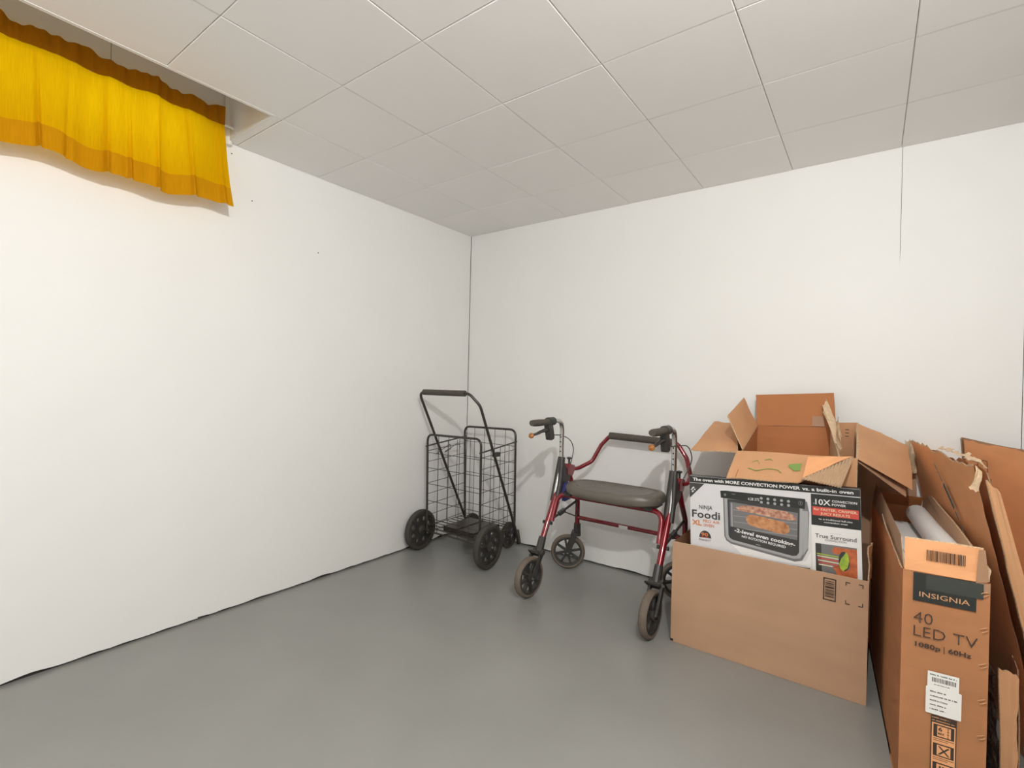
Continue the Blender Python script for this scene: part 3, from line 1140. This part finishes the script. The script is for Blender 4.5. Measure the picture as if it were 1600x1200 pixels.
# black top band, with side and top wrap
opatch('top_band', rect(0.001, -.0262, ow - .001, -.0005), M['ink_black'])
mb = MB(); mb.box(0, ow, .002, od - .002, oh + .0002, oh + .0008); mb.build('top_band_wrap', M['ink_black'], ob)
mb = MB(); mb.box(ow + .0002, ow + .0008, .002, od, oh - .15, oh - .002); mb.build('side_band', M['ink_black'], ob)
mb = MB(); mb.box(ow + .0002, ow + .0008, .016, od - .002, oh - .36, oh - .15); mb.build('side_stripe', M['print_dark'], ob)
otext('The oven with', .0150, -.0180, .119, .0118, M['print_white'], .028)
otext('MORE CONVECTION POWER', .1405, -.0184, .257, .0118, M['print_white'], .028)
otext('vs. a built-in oven', .4040, -.0184, .156, .0118, M['print_white'], .028)
# corner flash
opatch('corner_flash', [(0.001, -.028), (.0598, -.028), (0.001, -.091)], M['print_dark'])
for k in range(2):
    c0 = (.0085 + .0045 * k, -.0590 - .0085 * k)
    fine_print(ob, c0[0], c0[1] + oh, .0180 + .005 * k, .0058, M['print_white'], -.0012, math.radians(46), 40 + k)
# brand block
otext('NINJA', .0378, -.1312, .0510, .0155, M['ink_black'], .004)
otext('Foodi', .0090, -.1675, .1085, .0300, M['print_dark'], .018)
otext('XL', .0086, -.1990, .0385, .0205, M['print_orange'], .03)
otext('PRO AIR', .0522, -.1848, .0640, .0110, M['print_orange'], .012)
otext('OVEN', .0524, -.2010, .0420, .0110, M['print_orange'], .012)
opatch('badge', ell(.0590, -.2475, .0230, .0290, 20, 0, PI), M['print_dark'])
otext('90', .0435, -.2405, .0275, .0135, M['print_orange'], .03)
otext('SECOND', .0435, -.2468, .0300, .0040, M['print_red'], .03)
otext('PREHEAT', .0352, -.2600, .0455, .0070, M['print_mid'], .012)
# picture of the oven
opatch('picture_shadow', [(.15, -.250), (.41, -.280), (.428, -.24), (.428, -.2955), (.20, -.2955)], M['print_white'], -.0005)
opatch('oven_shell', [(.1300, -.060), (.4190, -.060), (.4250, -.100), (.4190, -.236), (.3990, -.279), (.3760, -.2865), (.157, -.2560), (.139, -.245), (.1320, -.228)], M['print_mid'], -.0007)
opatch('oven_body', [(.1350, -.070), (.1370, -.225), (.1420, -.238), (.1570, -.2475), (.3720, -.2765), (.3920, -.272), (.4020, -.255), (.4045, -.090), (.4040, -.070)], M['print_grey'], -.0009)
opatch('oven_door', [(.1460, -.080), (.1480, -.222), (.1520, -.232), (.1630, -.239), (.3680, -.2665), (.3820, -.263), (.3900, -.250), (.3950, -.095), (.395, -.080)], M['print_dark'], -.0011)
opatch('control_panel', [(.1205, -.0500), (.1400, -.0480), (.4120, -.0510), (.4140, -.0560), (.4110, -.0880), (.1220, -.0775)], M['ink_black'], -.0012)
opatch('oven_side', [(.4030, -.095), (.4215, -.095), (.4190, -.228), (.4030, -.258)], M['print_grey'], -.00085)
opatch('power_ring', ell(.398, -.0680, .0072, .0080), M['print_mid'], -.0014)
opatch('power_dot', ell(.398, -.0680, .0055, .0062), M['ink_black'], -.0015)
opatch('power_bar', rect(.3972, -.0705, .3988, -.0640), M['print_grey'], -.0016)
opatch('light_icon', ell(.1380, -.0640, .0045, .0055), M['print_mid'], -.0014)
opatch('panel_dash', rect(.163, -.0592, .176, -.0580), M['print_grey'], -.0014)
otext('6:28', .2215, -.0760, .0190, .0105, M['print_white'], .0, y=-.0018)
otext('375', .2445, -.0760, .0160, .0105, M['print_white'], .0, y=-.0018)
for k in range(5):
    for j in range(2):
        opatch('panel_button', ell(.268 + .0228 * k, -.0640 - .0150 * j - .0004 * k, .0052, .0052, 10), M['print_grey'], -.0014)
# window of the door: racks and food
opatch('oven_window', [(.1550, -.2170), (.3830, -.2450), (.3890, -.1050), (.1550, -.0900)], M['print_mid'], -.0013)
opatch('side_rail', rect(.1600, -.2160, .1640, -.0940), M['print_grey'], -.0015)
opatch('vegetables', [(.176, -.110), (.20, -.100), (.25, -.098), (.30, -.101), (.35, -.104), (.375, -.115), (.385, -.131), (.36, -.136), (.30, -.133), (.24, -.125), (.19, -.121)], M['print_veg'], -.0016)
for k in range(5):
    opatch('rack_wire', rect(.168, -.121 - .0235 * k, .386, -.1195 - .0235 * k), M['print_grey'], -.0015)
opatch('roast', [(.216, -.138), (.232, -.131), (.262, -.134), (.300, -.139), (.340, -.144), (.358, -.156), (.361, -.176), (.350, -.188), (.322, -.190), (.290, -.183), (.250, -.178), (.224, -.172), (.213, -.155)], M['print_food'], -.0018)
opatch('caption_band', [(.1525, -.186), (.3890, -.206), (.3870, -.252), (.3690, -.262), (.1650, -.236), (.1545, -.228)], M['print_dark'], -.0019)
otext('-2-level even cooking-', .1700, -.2050, .2090, .0140, M['print_white'], .03, y=-.0024, rot=math.radians(-6.9))
otext('NO ROTATION REQUIRED', .1960, -.2235, .1520, .0088, M['print_white'], .02, y=-.0024, rot=math.radians(-6.9))
opatch('door_mark', [(.246, -.2445), (.261, -.2463), (.261, -.2440), (.246, -.2422)], M['print_grey'], -.0022)
# black panel on the right
opatch('black_panel', rect(.4312, -.1418, ow - .001, -.0292), M['ink_black'], -.0007)
otext('x', .4375, -.0655, .0055, .0070, M['print_grey'], .02)
otext('10X', .4448, -.0662, .0465, .0200, M['print_white'], .012)
otext('CONVECTION', .4955, -.0535, .0740, .0078, M['print_white'], .015)
otext('POWER', .4952, -.0662, .0415, .0078, M['print_white'], .015)
opatch('red_strip', rect(.4352, -.1056, .5735, -.0742), M['print_red'], -.0010)
otext('for FASTER, CRISPIER,', .4400, -.0872, .1300, .0085, M['print_pale'], .012)
otext('JUICY RESULTS', .4600, -.1015, .0880, .0085, M['print_pale'], .012)
otext('vs. a traditional full-size', .4535, -.1200, .1010, .0060, M['print_white'], .01)
otext('convection oven', .4700, -.1300, .0700, .0060, M['print_white'], .01)
opatch('white_panel', rect(.4312, -.3340, ow - .001, -.1420), M['print_white'], -.0006)
opatch('heat_curve', rect(.487, -.1650, .520, -.1643), M['print_grey'], -.0010)
otext('True Surround', .4418, -.1850, .1235, .0140, M['print_dark'], .010)
otext('CONVECTION', .4716, -.1945, .0645, .0066, M['print_mid'], .010)
opatch('cooking_picture', rect(.4420, -.3118, .5655, -.2062), M['print_mid'], -.0008)
opatch('picture_dark', rect(.4420, -.3118, .4600, -.2062), M['print_dark'], -.0010)
opatch('salmon_piece', [(.490, -.228), (.500, -.212), (.5655, -.212), (.5655, -.238), (.500, -.236)], M['print_salmon'], -.0011)
opatch('salmon_piece', [(.545, -.225), (.5655, -.220), (.5655, -.300), (.548, -.296), (.540, -.26)], M['print_salmon'], -.0012)
opatch('salmon_piece', [(.492, -.282), (.510, -.276), (.560, -.286), (.5655, -.3115), (.505, -.3115), (.500, -.296)], M['print_salmon'], -.0013)
for k, c in enumerate(('print_lime', 'print_pale', 'print_red', 'print_pale', 'print_red', 'print_pale')):
    opatch('steam_stripe', [(.446 + .001 * k, -.2415 - .0075 * k), (.512, -.2440 - .0075 * k), (.512, -.2480 - .0075 * k), (.446 + .001 * k, -.2455 - .0075 * k)], M[c], -.0013)
opatch('lime_back', ell(.5275, -.2580, .0165, .0345), M['print_dark'], -.0014)
opatch('lime_slice', [(.5345, -.2240), (.5405, -.236), (.5425, -.255), (.5370, -.280), (.5240, -.2935), (.5160, -.285), (.5125, -.270), (.5190, -.250)], M['print_lime'], -.0016)
opatch('bottom_band', rect(.2050, -.3400, .4240, -.3020), M['ink_black'], -.0007)
opatch('bottom_gap', rect(.2860, -.3400, .2885, -.3020), M['print_white'], -.0009)

# ---- outer open box resting on the carton
oa = thing('open_box', 'open cardboard box with wide side flaps standing behind the oven carton', 'box', (2.08, -0.28, 0.01))
FLa, FRa, BRa, BLa = Vector((1.896, -.450, .800)), Vector((2.304, -.450, .818)), Vector((2.298, -.100, .930)), Vector((1.823, -.100, .899))


def dn(p, z):
    return Vector((p.x, p.y, z))


K1, KL, KI, KW = M['kraft'], M['kraft_light'], M['kraft_inner'], M['kraft_warm']
ZA = .012
sheet('front_panel', [dn(FLa, ZA), dn(FRa, ZA), FRa, FLa], oa, KL, nx=10, ny=3, warp=.004, seed=1)
sheet('back_panel', [dn(BRa, ZA), dn(BLa, ZA), BLa, BRa], oa, KL, back=KL, seed=2)
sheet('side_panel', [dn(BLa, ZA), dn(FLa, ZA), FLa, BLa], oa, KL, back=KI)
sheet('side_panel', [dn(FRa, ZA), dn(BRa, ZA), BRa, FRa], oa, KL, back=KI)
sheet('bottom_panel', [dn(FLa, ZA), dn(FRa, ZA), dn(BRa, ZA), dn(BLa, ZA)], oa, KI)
sheet('side_flap', [(1.896, -.450, .799), (1.823, -.100, .899), (1.717, -.100, .892), (1.711, -.462, .789)], oa, KL, nx=8, ny=6, warp=.010, seed=4)
sheet('side_flap', [(2.298, -.100, .931), (2.306, -.450, .815), (2.468, -.402, .716), (2.462, -.082, .852)], oa, KL, nx=10, ny=8, warp=.010, seed=6, jag={'u0': .04})
sheet('split_liner', [(2.296, -.110, .918), (2.304, -.449, .806), (2.452, -.412, .690), (2.44, -.10, .826)], oa, K1, t=.0025, nx=10, ny=8, warp=.010, seed=6)
ff = sheet('front_flap', [(1.885, -.580, .709), (2.135, -.586, .726), (2.302, -.452, .821), (1.896, -.450, .802)], oa, KL, nx=14, ny=6, warp=.007, seed=9, jag={'u1': .02})
# crease near the left end of the front flap, marks
mb = MB(); mb.bar((1.928, -.446, .808), (1.918, -.578, .716), .003, .002); mb.build('crease', M['kraft_inner'], ff, world=True)
n_ff = Vector((0, -.60, .80)).normalized()


def ffpt(u, v):
    a = Vector((1.896, -.450, .802)).lerp(Vector((2.302, -.452, .821)), u)
    b = Vector((1.885, -.580, .709)).lerp(Vector((2.285, -.586, .730)), u)
    return a.lerp(b, v)


def on_flap(name, uv, mt, lift=.006):
    P = [ffpt(u, v) + n_ff * lift for u, v in uv]
    mb = MB(); k = len(P)
    mb.add(P + [p + n_ff * .0005 for p in P], [tuple(range(k - 1, -1, -1)), tuple(range(k, 2 * k))] + [(i, (i + 1) % k, k + (i + 1) % k, k + i) for i in range(k)])
    return mb.build(name, mt, ff, world=True)


on_flap('green_tape', [(.50, .42), (.60, .36), (.605, .62), (.56, .64), (.50, .50)], M['ink_green'])
for pts in ([(.18, .40), (.22, .32), (.25, .45)], [(.28, .30), (.33, .25), (.36, .34), (.34, .28)], [(.16, .62), (.24, .70), (.34, .60), (.42, .62), (.46, .72)]):
    q = [(u, v) for u, v in pts] + [(u, v + .022) for u, v in reversed(pts)]
    on_flap('pen_mark', q, M['ink_green'], .0055)
# torn corner: corrugated ribs laid open
A_, B_, C_ = Vector((2.140, -.588, .738)), Vector((2.294, -.505, .826)), Vector((2.262, -.592, .724))
mb = MB()
NR, NV = 150, 4
nrm = (B_ - A_).cross(C_ - A_).normalized()
if nrm.y > 0:
    nrm = -nrm
for i in range(NR + 1):
    s = i / NR
    top = A_.lerp(B_, s)
    bot = A_.lerp(C_, min(1, s * 1.02))
    for j in range(NV + 1):
        p = top.lerp(bot, j / NV) + nrm * (.004 + .0034 * math.sin(2 * PI * 15 * s))
        mb.v.append(p)
for i in range(NR):
    for j in range(NV):
        a = i * (NV + 1) + j
        mb.f.append((a, a + 1, a + NV + 2, a + NV + 1))
mb.mi = [0] * len(mb.f)
o = mb.build('torn_corrugation', M['kraft_ribs'], oa, True, world=True)
sol = o.modifiers.new('thick', 'SOLIDIFY'); sol.thickness = .0012
sheet('lifted_liner', [(2.145, -.575, .742), (2.155, -.500, .812), (2.200, -.490, .816), (2.292, -.503, .829)], oa, KW, t=.0015, nx=6, ny=6, warp=.006, seed=8)
for k in range(3):
    mb = MB(); mb.box(2.255, 2.268, -.1042, -.1032, .868 + .014 * k, .871 + .014 * k); mb.build('printed_mark', M['ink'], oa, world=True)

# ---- inner box nested in the open one
ib = thing('small_open_box', 'smaller torn cardboard box with flaps standing up, nested in the wide-flapped box', 'box', (2.06, -0.28, 0.735))
FLb, FRb, BRb, BLb = Vector((1.908, -.432, .797)), Vector((2.252, -.432, .815)), Vector((2.205, -.130, .906)), Vector((1.915, -.130, .892))
ZI = .737
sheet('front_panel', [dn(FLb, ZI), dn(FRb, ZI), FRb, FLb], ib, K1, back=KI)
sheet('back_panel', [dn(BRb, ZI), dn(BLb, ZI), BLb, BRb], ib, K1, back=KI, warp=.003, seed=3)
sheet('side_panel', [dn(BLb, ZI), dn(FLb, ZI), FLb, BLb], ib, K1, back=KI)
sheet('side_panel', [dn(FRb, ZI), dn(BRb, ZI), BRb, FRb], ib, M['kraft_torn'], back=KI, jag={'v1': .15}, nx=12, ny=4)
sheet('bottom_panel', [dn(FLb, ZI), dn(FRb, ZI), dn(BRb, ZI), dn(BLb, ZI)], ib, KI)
sheet('back_flap', [(1.909, -.130, .893), (2.222, -.130, .908), (2.209, -.072, 1.054), (1.896, -.072, 1.035)], ib, KI, nx=12, ny=6, warp=.004, seed=11, jag={'u0': .015})
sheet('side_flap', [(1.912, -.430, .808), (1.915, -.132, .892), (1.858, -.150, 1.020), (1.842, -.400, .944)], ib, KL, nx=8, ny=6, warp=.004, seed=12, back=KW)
sheet('torn_liner', [(2.160, -.128, .985), (2.185, -.105, 1.040), (2.222, -.160, .930), (2.252, -.400, .830)], ib, M['kraft_torn'], t=.0015, nx=10, ny=5, warp=.016, seed=14, jag={'u0': .1, 'v0': .15, 'v1': .2})
sheet('torn_strip', [(2.200, -.128, .900), (2.228, -.126, .960), (2.256, -.38, .870), (2.254, -.43, .822)], ib, M['kraft_torn'], t=.002, nx=10, ny=4, warp=.008, seed=15, jag={'v0': .2, 'v1': .3})
sheet('tape_strip', [(2.135, -.1345, .905), (2.180, -.1345, .907), (2.176, -.118, .950), (2.132, -.118, .948)], ib, M['tape'], t=.001, nx=3, ny=3)

# ---- loose sheet standing behind against the back wall
sh = thing('cardboard_sheet', 'flat grey-brown cardboard sheet standing against the wall behind the television box', 'cardboard', (2.41, -0.03, 0))
sheet('sheet', [(2.305, -.040, .001), (2.520, -.046, .001), (2.498, -.026, .800), (2.308, -.022, .845)], sh, K1, nx=8, ny=10, warp=.006, seed=21)

# ---- television box
tw, th, tl = .170, .598, .925
TVR = math.radians(4.2)
tv = thing('television_box', 'long narrow television box with open top standing right of the shipping box', 'box', (2.419, -0.991, 0), (0, 0, TVR))
lp('front_panel', tv, [(0, 0, .001), (tw, 0, .001), (tw, 0, th), (0, 0, th)], mats=KW, t=CT, nx=8, ny=14, warp=.002, seed=31)
lp('side_panel', tv, [(.003, tl, .001), (.003, CT, .001), (.003, CT, th), (.003, tl, th)], mats=KW, t=CT, nx=10, ny=6)
lp('side_panel', tv, [(tw - .003, CT, .001), (tw - .003, tl, .001), (tw - .003, tl, th), (tw - .003, CT, th)], mats=KW, t=CT)
lp('back_panel', tv, [(tw, tl, .001), (0, tl, .001), (0, tl, th), (tw, tl, th)], mats=KW, t=CT)
lp('bottom_panel', tv, [(0, 0, .003), (tw, 0, .003), (tw, tl, .003), (0, tl, .003)], mats=KI, t=CT)
ef = lp('end_flap', tv, [(.003, 0, th), (tw - .006, 0, th), (tw - .013, .006, th + .083), (.003, .004, th + .083)], mats=KW, t=CT, nx=6, ny=4, warp=.003, seed=33)
lp('side_flap', tv, [(.003, tl - .03, th), (.003, .006, th), (-.004, .010, th + .083), (.012, tl - .06, th + .088)], mats=K1, t=CT, nx=12, ny=4, warp=.006, seed=34, back=KI)
lp('side_flap', tv, [(tw - .003, .010, th), (tw - .003, tl - .02, th), (tw + .004, tl - .04, th + .085), (tw + .008, .040, th + .022)], mats=K1, t=CT, nx=12, ny=4, warp=.006, seed=35, back=KW)
lp('end_flap', tv, [(tw - .006, tl, th), (.006, tl, th), (.006, tl - .03, th + .050), (tw - .006, tl - .03, th + .045)], mats=KI, t=CT, nx=6, ny=4, warp=.003, seed=36)
lp('torn_liner', tv, [(-.002, .002, th), (-.002, .38, th + .02), (-.012, .42, th + .06), (-.008, .012, th + .012)], mats=M['kraft_torn'], t=.0015, nx=12, ny=3, warp=.004, seed=37, jag={'v1': .5})


def tp(name, pts, mt, y=-.0036):
    return patch(name, tv, pts, mt, y)


def tt(s, u, v, w, h, mt, bold=0.0, y=-.0044, **k):
    return lettering(s, tv, u, v, w, h, mt, bold, y, **k)


TU = .0122
# barcode on the end flap
rb = random.Random(5)
u = .0345 + TU
while u < .108 + TU:
    w_ = rb.choice((.0010, .0010, .0018, .0026))
    mb = MB(); mb.prism(rect(u, th + .0325, u + w_, th + .0600), (0, -.0042, 0), (1, 0, 0), (0, 0, 1), (0, 1, 0), .0006)
    mb.build('barcode_bar', M['ink'], ef)
    u += w_ + rb.choice((.0009, .0016))
mb = MB(); mb.prism([(.142, -.004), (.166, .004), (.158, .081), (.146, .080)], (0, -.0050, th), (1, 0, 0), (0, 0, 1), (0, 1, 0), .0008)
mb.build('packing_tape', M['tape'], ef)
tp('brand_panel', rect(.0090 + TU, .5215, .1320 + TU, .5955), M['ink_black'])
tp('packing_tape', rect(.035 + TU, .556, .1570, .5945), M['tape_dark'], -.0042)
tp('packing_tape', rect(.1440, .572, .1690, .5965), M['tape'], -.0040)
tt('INSIGNIA', .0216 + TU, .5345, .0985, .0125, M['kraft_light'], .004)
tt('40', .0110 + TU, .4655, .0390, .0280, M['ink'], -.012)
tt('LED TV', .0120 + TU, .4305, .1240, .0265, M['ink'], -.012)
tt('1080p', .0155 + TU, .4035, .0510, .0120, M['ink'], .025)
tt('|', .0725 + TU, .4035, .0016, .0135, M['ink'], 0)
tt('60Hz', .0815 + TU, .4035, .0435, .0120, M['ink'], .025)
tp('shipping_label', rect(.0426 + TU, .3060, .1040 + TU, .3475), M['paper'])
fine_print(tv, .0470 + TU, .3385, .0520, .0030, M['ink_blue'], -.0040, 0, 1)
u = .0515 + TU
while u < .0965 + TU:
    w_ = rb.choice((.0007, .0007, .0012, .0018))
    tp('barcode_bar', rect(u, .3225, u + w_, .3335), M['ink'], -.0040)
    u += w_ + rb.choice((.0007, .0012))
fine_print(tv, .0560 + TU, .3150, .0300, .0018, M['ink'], -.0040, 0, 2)
tp('address_label', rrect(.0396 + TU, .2395, .1092 + TU, .3080, .002, 3), M['paper'], -.0040)
for k, w_ in enumerate((.0330, .0530, .0350, .0320, .0310)):
    if k == 2:
        tt('MADE IN CHINA', .0480 + TU, .2955 - .0112 * k, w_, .0034, M['ink'], .02, -.0048)
    else:
        fine_print(tv, .0480 + TU, .2955 - .0112 * k, w_, .0030, M['ink'], -.0044, 0, 10 + k)
# column of handling symbols
tp('symbol_column', rect(.0515 + TU, .004, .1015 + TU, .2370), M['ink'], -.0034)
tp('symbol_ground', rect(.0535 + TU, .006, .0995 + TU, .2190), M['kraft_warm'], -.0038)
fine_print(tv, .0530 + TU, .2310, .0350, .0026, M['kraft_light'], -.0042, 0, 20)
fine_print(tv, .0530 + TU, .2235, .0440, .0026, M['kraft_light'], -.0042, 0, 21)
for k in range(4):
    v1 = .2160 - .0485 * k
    tp('symbol_frame', rect(.0566 + TU, v1 - .0320, .0970 + TU, v1), M['ink'], -.0042)
    tp('symbol_field', rect(.0640 + TU, v1 - .0290, .0905 + TU, v1 - .0030), M['kraft_warm'], -.0046)
    for j in range(2):
        tp('symbol_caption', rect(.0566 + TU, v1 - .0370 - .0045 * j, (.0970 if j == 0 else .085) + TU, v1 - .0358 - .0045 * j), M['ink'], -.0042)
    if k == 0:
        tt('6', .0660 + TU, v1 - .0150, .0080, .0095, M['ink'], .03, -.0050)
        tt('MAX', .0655 + TU, v1 - .0245, .0125, .0060, M['ink'], .03, -.0050)
        tp('symbol_bar', rect(.0845 + TU, v1 - .0275, .0855 + TU, v1 - .0045), M['ink'], -.0050)
        for j in range(4):
            tp('symbol_tick', rect(.0825 + TU, v1 - .0275 + .0073 * j, .0875 + TU, v1 - .0267 + .0073 * j), M['ink'], -.0050)
    elif k == 1:
        for sgn in (1, -1):
            c0, c1 = (.0680 + TU, .0870 + TU)
            y0, y1 = (v1 - .0265, v1 - .0055)
            a, b = ((c0, y0), (c1, y1)) if sgn > 0 else ((c0, y1), (c1, y0))
            tp('symbol_cross', [(a[0] - .0022, a[1]), (a[0] + .0022, a[1]), (b[0] + .0022, b[1]), (b[0] - .0022, b[1])][::sgn], M['ink'], -.0050 - .0003 * sgn)
    elif k == 2:
        tp('symbol_bar', rect(.0680 + TU, v1 - .0180, .0870 + TU, v1 - .0140), M['ink'], -.0050)
        tt('III', .0690 + TU, v1 - .0250, .0160, .0180, M['ink'], .03, -.0050)
    else:
        tp('symbol_arrow', [(.0740 + TU, v1 - .026), (.0800 + TU, v1 - .026), (.0800 + TU, v1 - .015), (.0840 + TU, v1 - .015), (.0770 + TU, v1 - .006), (.0700 + TU, v1 - .015), (.0740 + TU, v1 - .015)], M['ink'], -.0050)
# staples down the right edge, each in a dent of the glued seam
for k in range(6):
    v = .573 - .0885 * k
    for j in range(2):
        mb = MB(); mb.tube(smooth_path([(.1395 + .0125 + .004 * j, -.003, v - .004 - .007 * j), (.1450 + .0125 + .004 * j, -.0062, v + .001 - .007 * j), (.1520 + .0125 + .002 * j, -.003, v + .003 - .007 * j)], 3), .0011, 5)
        mb.build('staple', M['kraft_light'], tv, True)
# foam inside
fo = thing('foam_packing', 'white foam packing lying inside the open television box', 'foam', (2.43, -0.60, 0.480), (0, 0, TVR))
mb = MB(); mb.box(-.005, .118, -.335, .44, .0, .068)
o = mb.build('block', M['foam'], fo); b_ = o.modifiers.new('bevel', 'BEVEL'); b_.width = .008; b_.segments = 2
mb = MB(); mb.tube(smooth_path([(.100, -.33, .104), (.100, -.1, .110), (.098, .15, .108), (.096, .42, .112)], 4), .034, 16)
mb.build('roll', M['foam'], fo, True)
mb = MB(); mb.box(.006, .07, -.30, .43, .068, .072)
mb.build('strip', M['foam'], fo)

# ---- flattened box leaning over the television box
fd = thing('flattened_box', 'flattened warm brown box leaning over the television box, torn along its near edge', 'cardboard', (2.66, -0.40, 0))
Dtf, Dtn, Dbn, Dbf = Vector((2.470, -.045, .872)), Vector((2.573, -.800, .872)), Vector((2.752, -.800, .004)), Vector((2.645, -.045, .004))
sheet('left_layer', [Dbn, Dbf, Dtf, Dtn], fd, KW, t=.007, nx=24, ny=24, warp=.012, seed=41, jag={'u0': .012, 'u1': .02, 'v1': .018})
o3 = Vector((.030, .012, -.010))
sheet('right_layer', [Dbn + o3 + Vector((.012, 0, .01)), Dbf + o3, Dtf + o3, Dtn + o3 + Vector((.002, 0, -.004))], fd, KW, t=.007, nx=20, ny=20, warp=.010, seed=42, jag={'u0': .012, 'v1': .02})
# glue flap folded round at the near edge
sheet('glue_flap', [(2.755, -.812, .02), (2.800, -.790, .03), (2.628, -.800, .800), (2.592, -.812, .862)], fd, M['kraft_light'], t=.005, nx=5, ny=22, warp=.006, seed=43, jag={'u0': .12, 'v1': .05})
# torn liner ribbons along the top edge
for k in range(5):
    t0 = .55 + .085 * k
    a = Dtf.lerp(Dtn, t0) + Vector((.004 * k, 0, .004))
    b = Dtf.lerp(Dtn, min(1.0, t0 + .13)) + Vector((.006 + .003 * k, 0, .006 - .003 * k))
    sheet('torn_ribbon', [a, b, b + Vector((.018, .004, .010 - .004 * k)), a + Vector((.014, .004, .012))], fd, M['kraft_torn'], t=.0018, nx=8, ny=2, warp=.010, seed=50 + k, jag={'v0': .3, 'v1': .5})
for k in range(3):
    p = Dtf + Vector((-.004 + .006 * k, -.01 - .01 * k, -.012))
    sheet('torn_ribbon', [p + Vector((0, 0, -.13)), p + Vector((.016, -.02, -.12)), p + Vector((.010, -.02, .012 - .008 * k)), p + Vector((-.018 + .008 * k, 0, .018))], fd, M['kraft_torn'], t=.0018, nx=3, ny=8, warp=.014, seed=60 + k, jag={'u0': .4, 'v1': .3})
sheet('torn_ribbon', [Dtn + Vector((-.010, -.006, -.075)), Dtn + Vector((.012, -.006, -.088)), Dtn + Vector((.018, -.010, -.02)), Dtn + Vector((.004, -.008, -.004))], fd, M['kraft_torn'], t=.002, nx=4, ny=6, warp=.010, seed=66, jag={'u0': .3, 'v0': .3})
# printed mark on the left face
nD = (Dbf - Dbn).cross(Dtn - Dbn).normalized()
if nD.x > 0:
    nD = -nD


def dpt(u, v):
    return Dbn.lerp(Dbf, u).lerp(Dtn.lerp(Dtf, u), v)


for (u0, v0, u1, v1, w_) in ((.50, .945, .43, .885, .004), (.42, .875, .34, .800, .016), (.33, .790, .31, .765, .008), (.30, .745, .285, .72, .004)):
    a, b = dpt(u0, v0) + nD * .010, dpt(u1, v1) + nD * .010
    mb = MB(); mb.bar(a, b, w_, .0012, nD)
    mb.build('printed_mark', M['ink_blue'], fd, world=True)

# ---- second flattened box at the far right
fe = thing('folded_box', 'large folded brown box standing in the right corner against the wall', 'cardboard', (2.72, -0.20, 0))
E1, E2, E3, E4 = Vector((2.640, -.040, .884)), Vector((2.812, -.405, .872)), Vector((2.815, -.430, .004)), Vector((2.700, -.075, .004))
sheet('front_layer', [E4, E3, E2, E1], fe, KW, t=.007, nx=16, ny=20, warp=.014, seed=71, jag={'v1': .008})
eo = Vector((-.004, .030, .004))
sheet('back_layer', [E4 + Vector((.01, .03, 0)), E3 + Vector((.004, .03, 0)), E2 + Vector((.004, .03, 0)), E1 + eo], fe, K1, t=.007, nx=10, ny=10, warp=.006, seed=72)
sheet('edge_fold', [E4 + Vector((-.004, .004, 0)), E4 + Vector((.004, .030, 0)), E1 + eo + Vector((-.003, 0, 0)), E1 + Vector((-.006, .003, 0))], fe, K1, t=.005, nx=3, ny=16, warp=.006, seed=73)
nE = (E3 - E4).cross(E1 - E4).normalized()
if nE.y > 0:
    nE = -nE


def ept(u, v):
    return E4.lerp(E3, u).lerp(E1.lerp(E2, u), v)


def eline(u0, v0, u1, v1, w_=.002):
    mb = MB(); mb.bar(ept(u0, v0) + nE * .012, ept(u1, v1) + nE * .012, w_, .001, nE)
    mb.build('printed_line', M['ink'], fe, world=True)


for q in ((.22, .93, .34, .93), (.22, .93, .22, .83), (.34, .93, .34, .84), (.02, .90, .10, .90), (.35, .86, .35, .80), (.375, .86, .375, .80)):
    eline(*q)

# ---- scraps in the gap beside the television box
fs = thing('cardboard_strip', 'bent cardboard strip standing in the gap right of the television box', 'cardboard', (2.65, -0.83, 0))
sheet('face', [(2.636, -.850, .002), (2.668, -.856, .002), (2.664, -.850, .355), (2.628, -.846, .345)], fs, M['kraft_light'], t=.005, nx=5, ny=14, warp=.006, seed=81, jag={'v1': .05, 'u1': .15})
sheet('return', [(2.668, -.856, .002), (2.690, -.62, .002), (2.680, -.62, .36), (2.664, -.850, .355)], fs, KW, t=.005, nx=6, ny=10, warp=.005, seed=82, jag={'v1': .06})
fp = thing('plastic_film', 'crumpled dark plastic film stuffed beside the television box', 'plastic film', (2.61, -0.75, 0))
mb = MB()
for j in range(25):
    for i in range(21):
        s, v = i / 20, j / 24
        y = -.842 + .26 * abs(s - .25) ** 1.2 * 1.4
        x = 2.604 + .026 * (1 - abs(s - .25)) + .007 * noise.noise(Vector((s * 9, v * 12, 4)))
        mb.v.append(Vector((x - .012 * v + .01 * s, y + .012 * noise.noise(Vector((s * 7, v * 10, 1))), .002 + .335 * v - .05 * s * v)))
for j in range(24):
    for i in range(20):
        a = j * 21 + i
        mb.f.append((a, a + 1, a + 22, a + 21))
mb.mi = [0] * len(mb.f)
o = mb.build('film', M['film'], fp, False, world=True)
sol = o.modifiers.new('thick', 'SOLIDIFY'); sol.thickness = .001
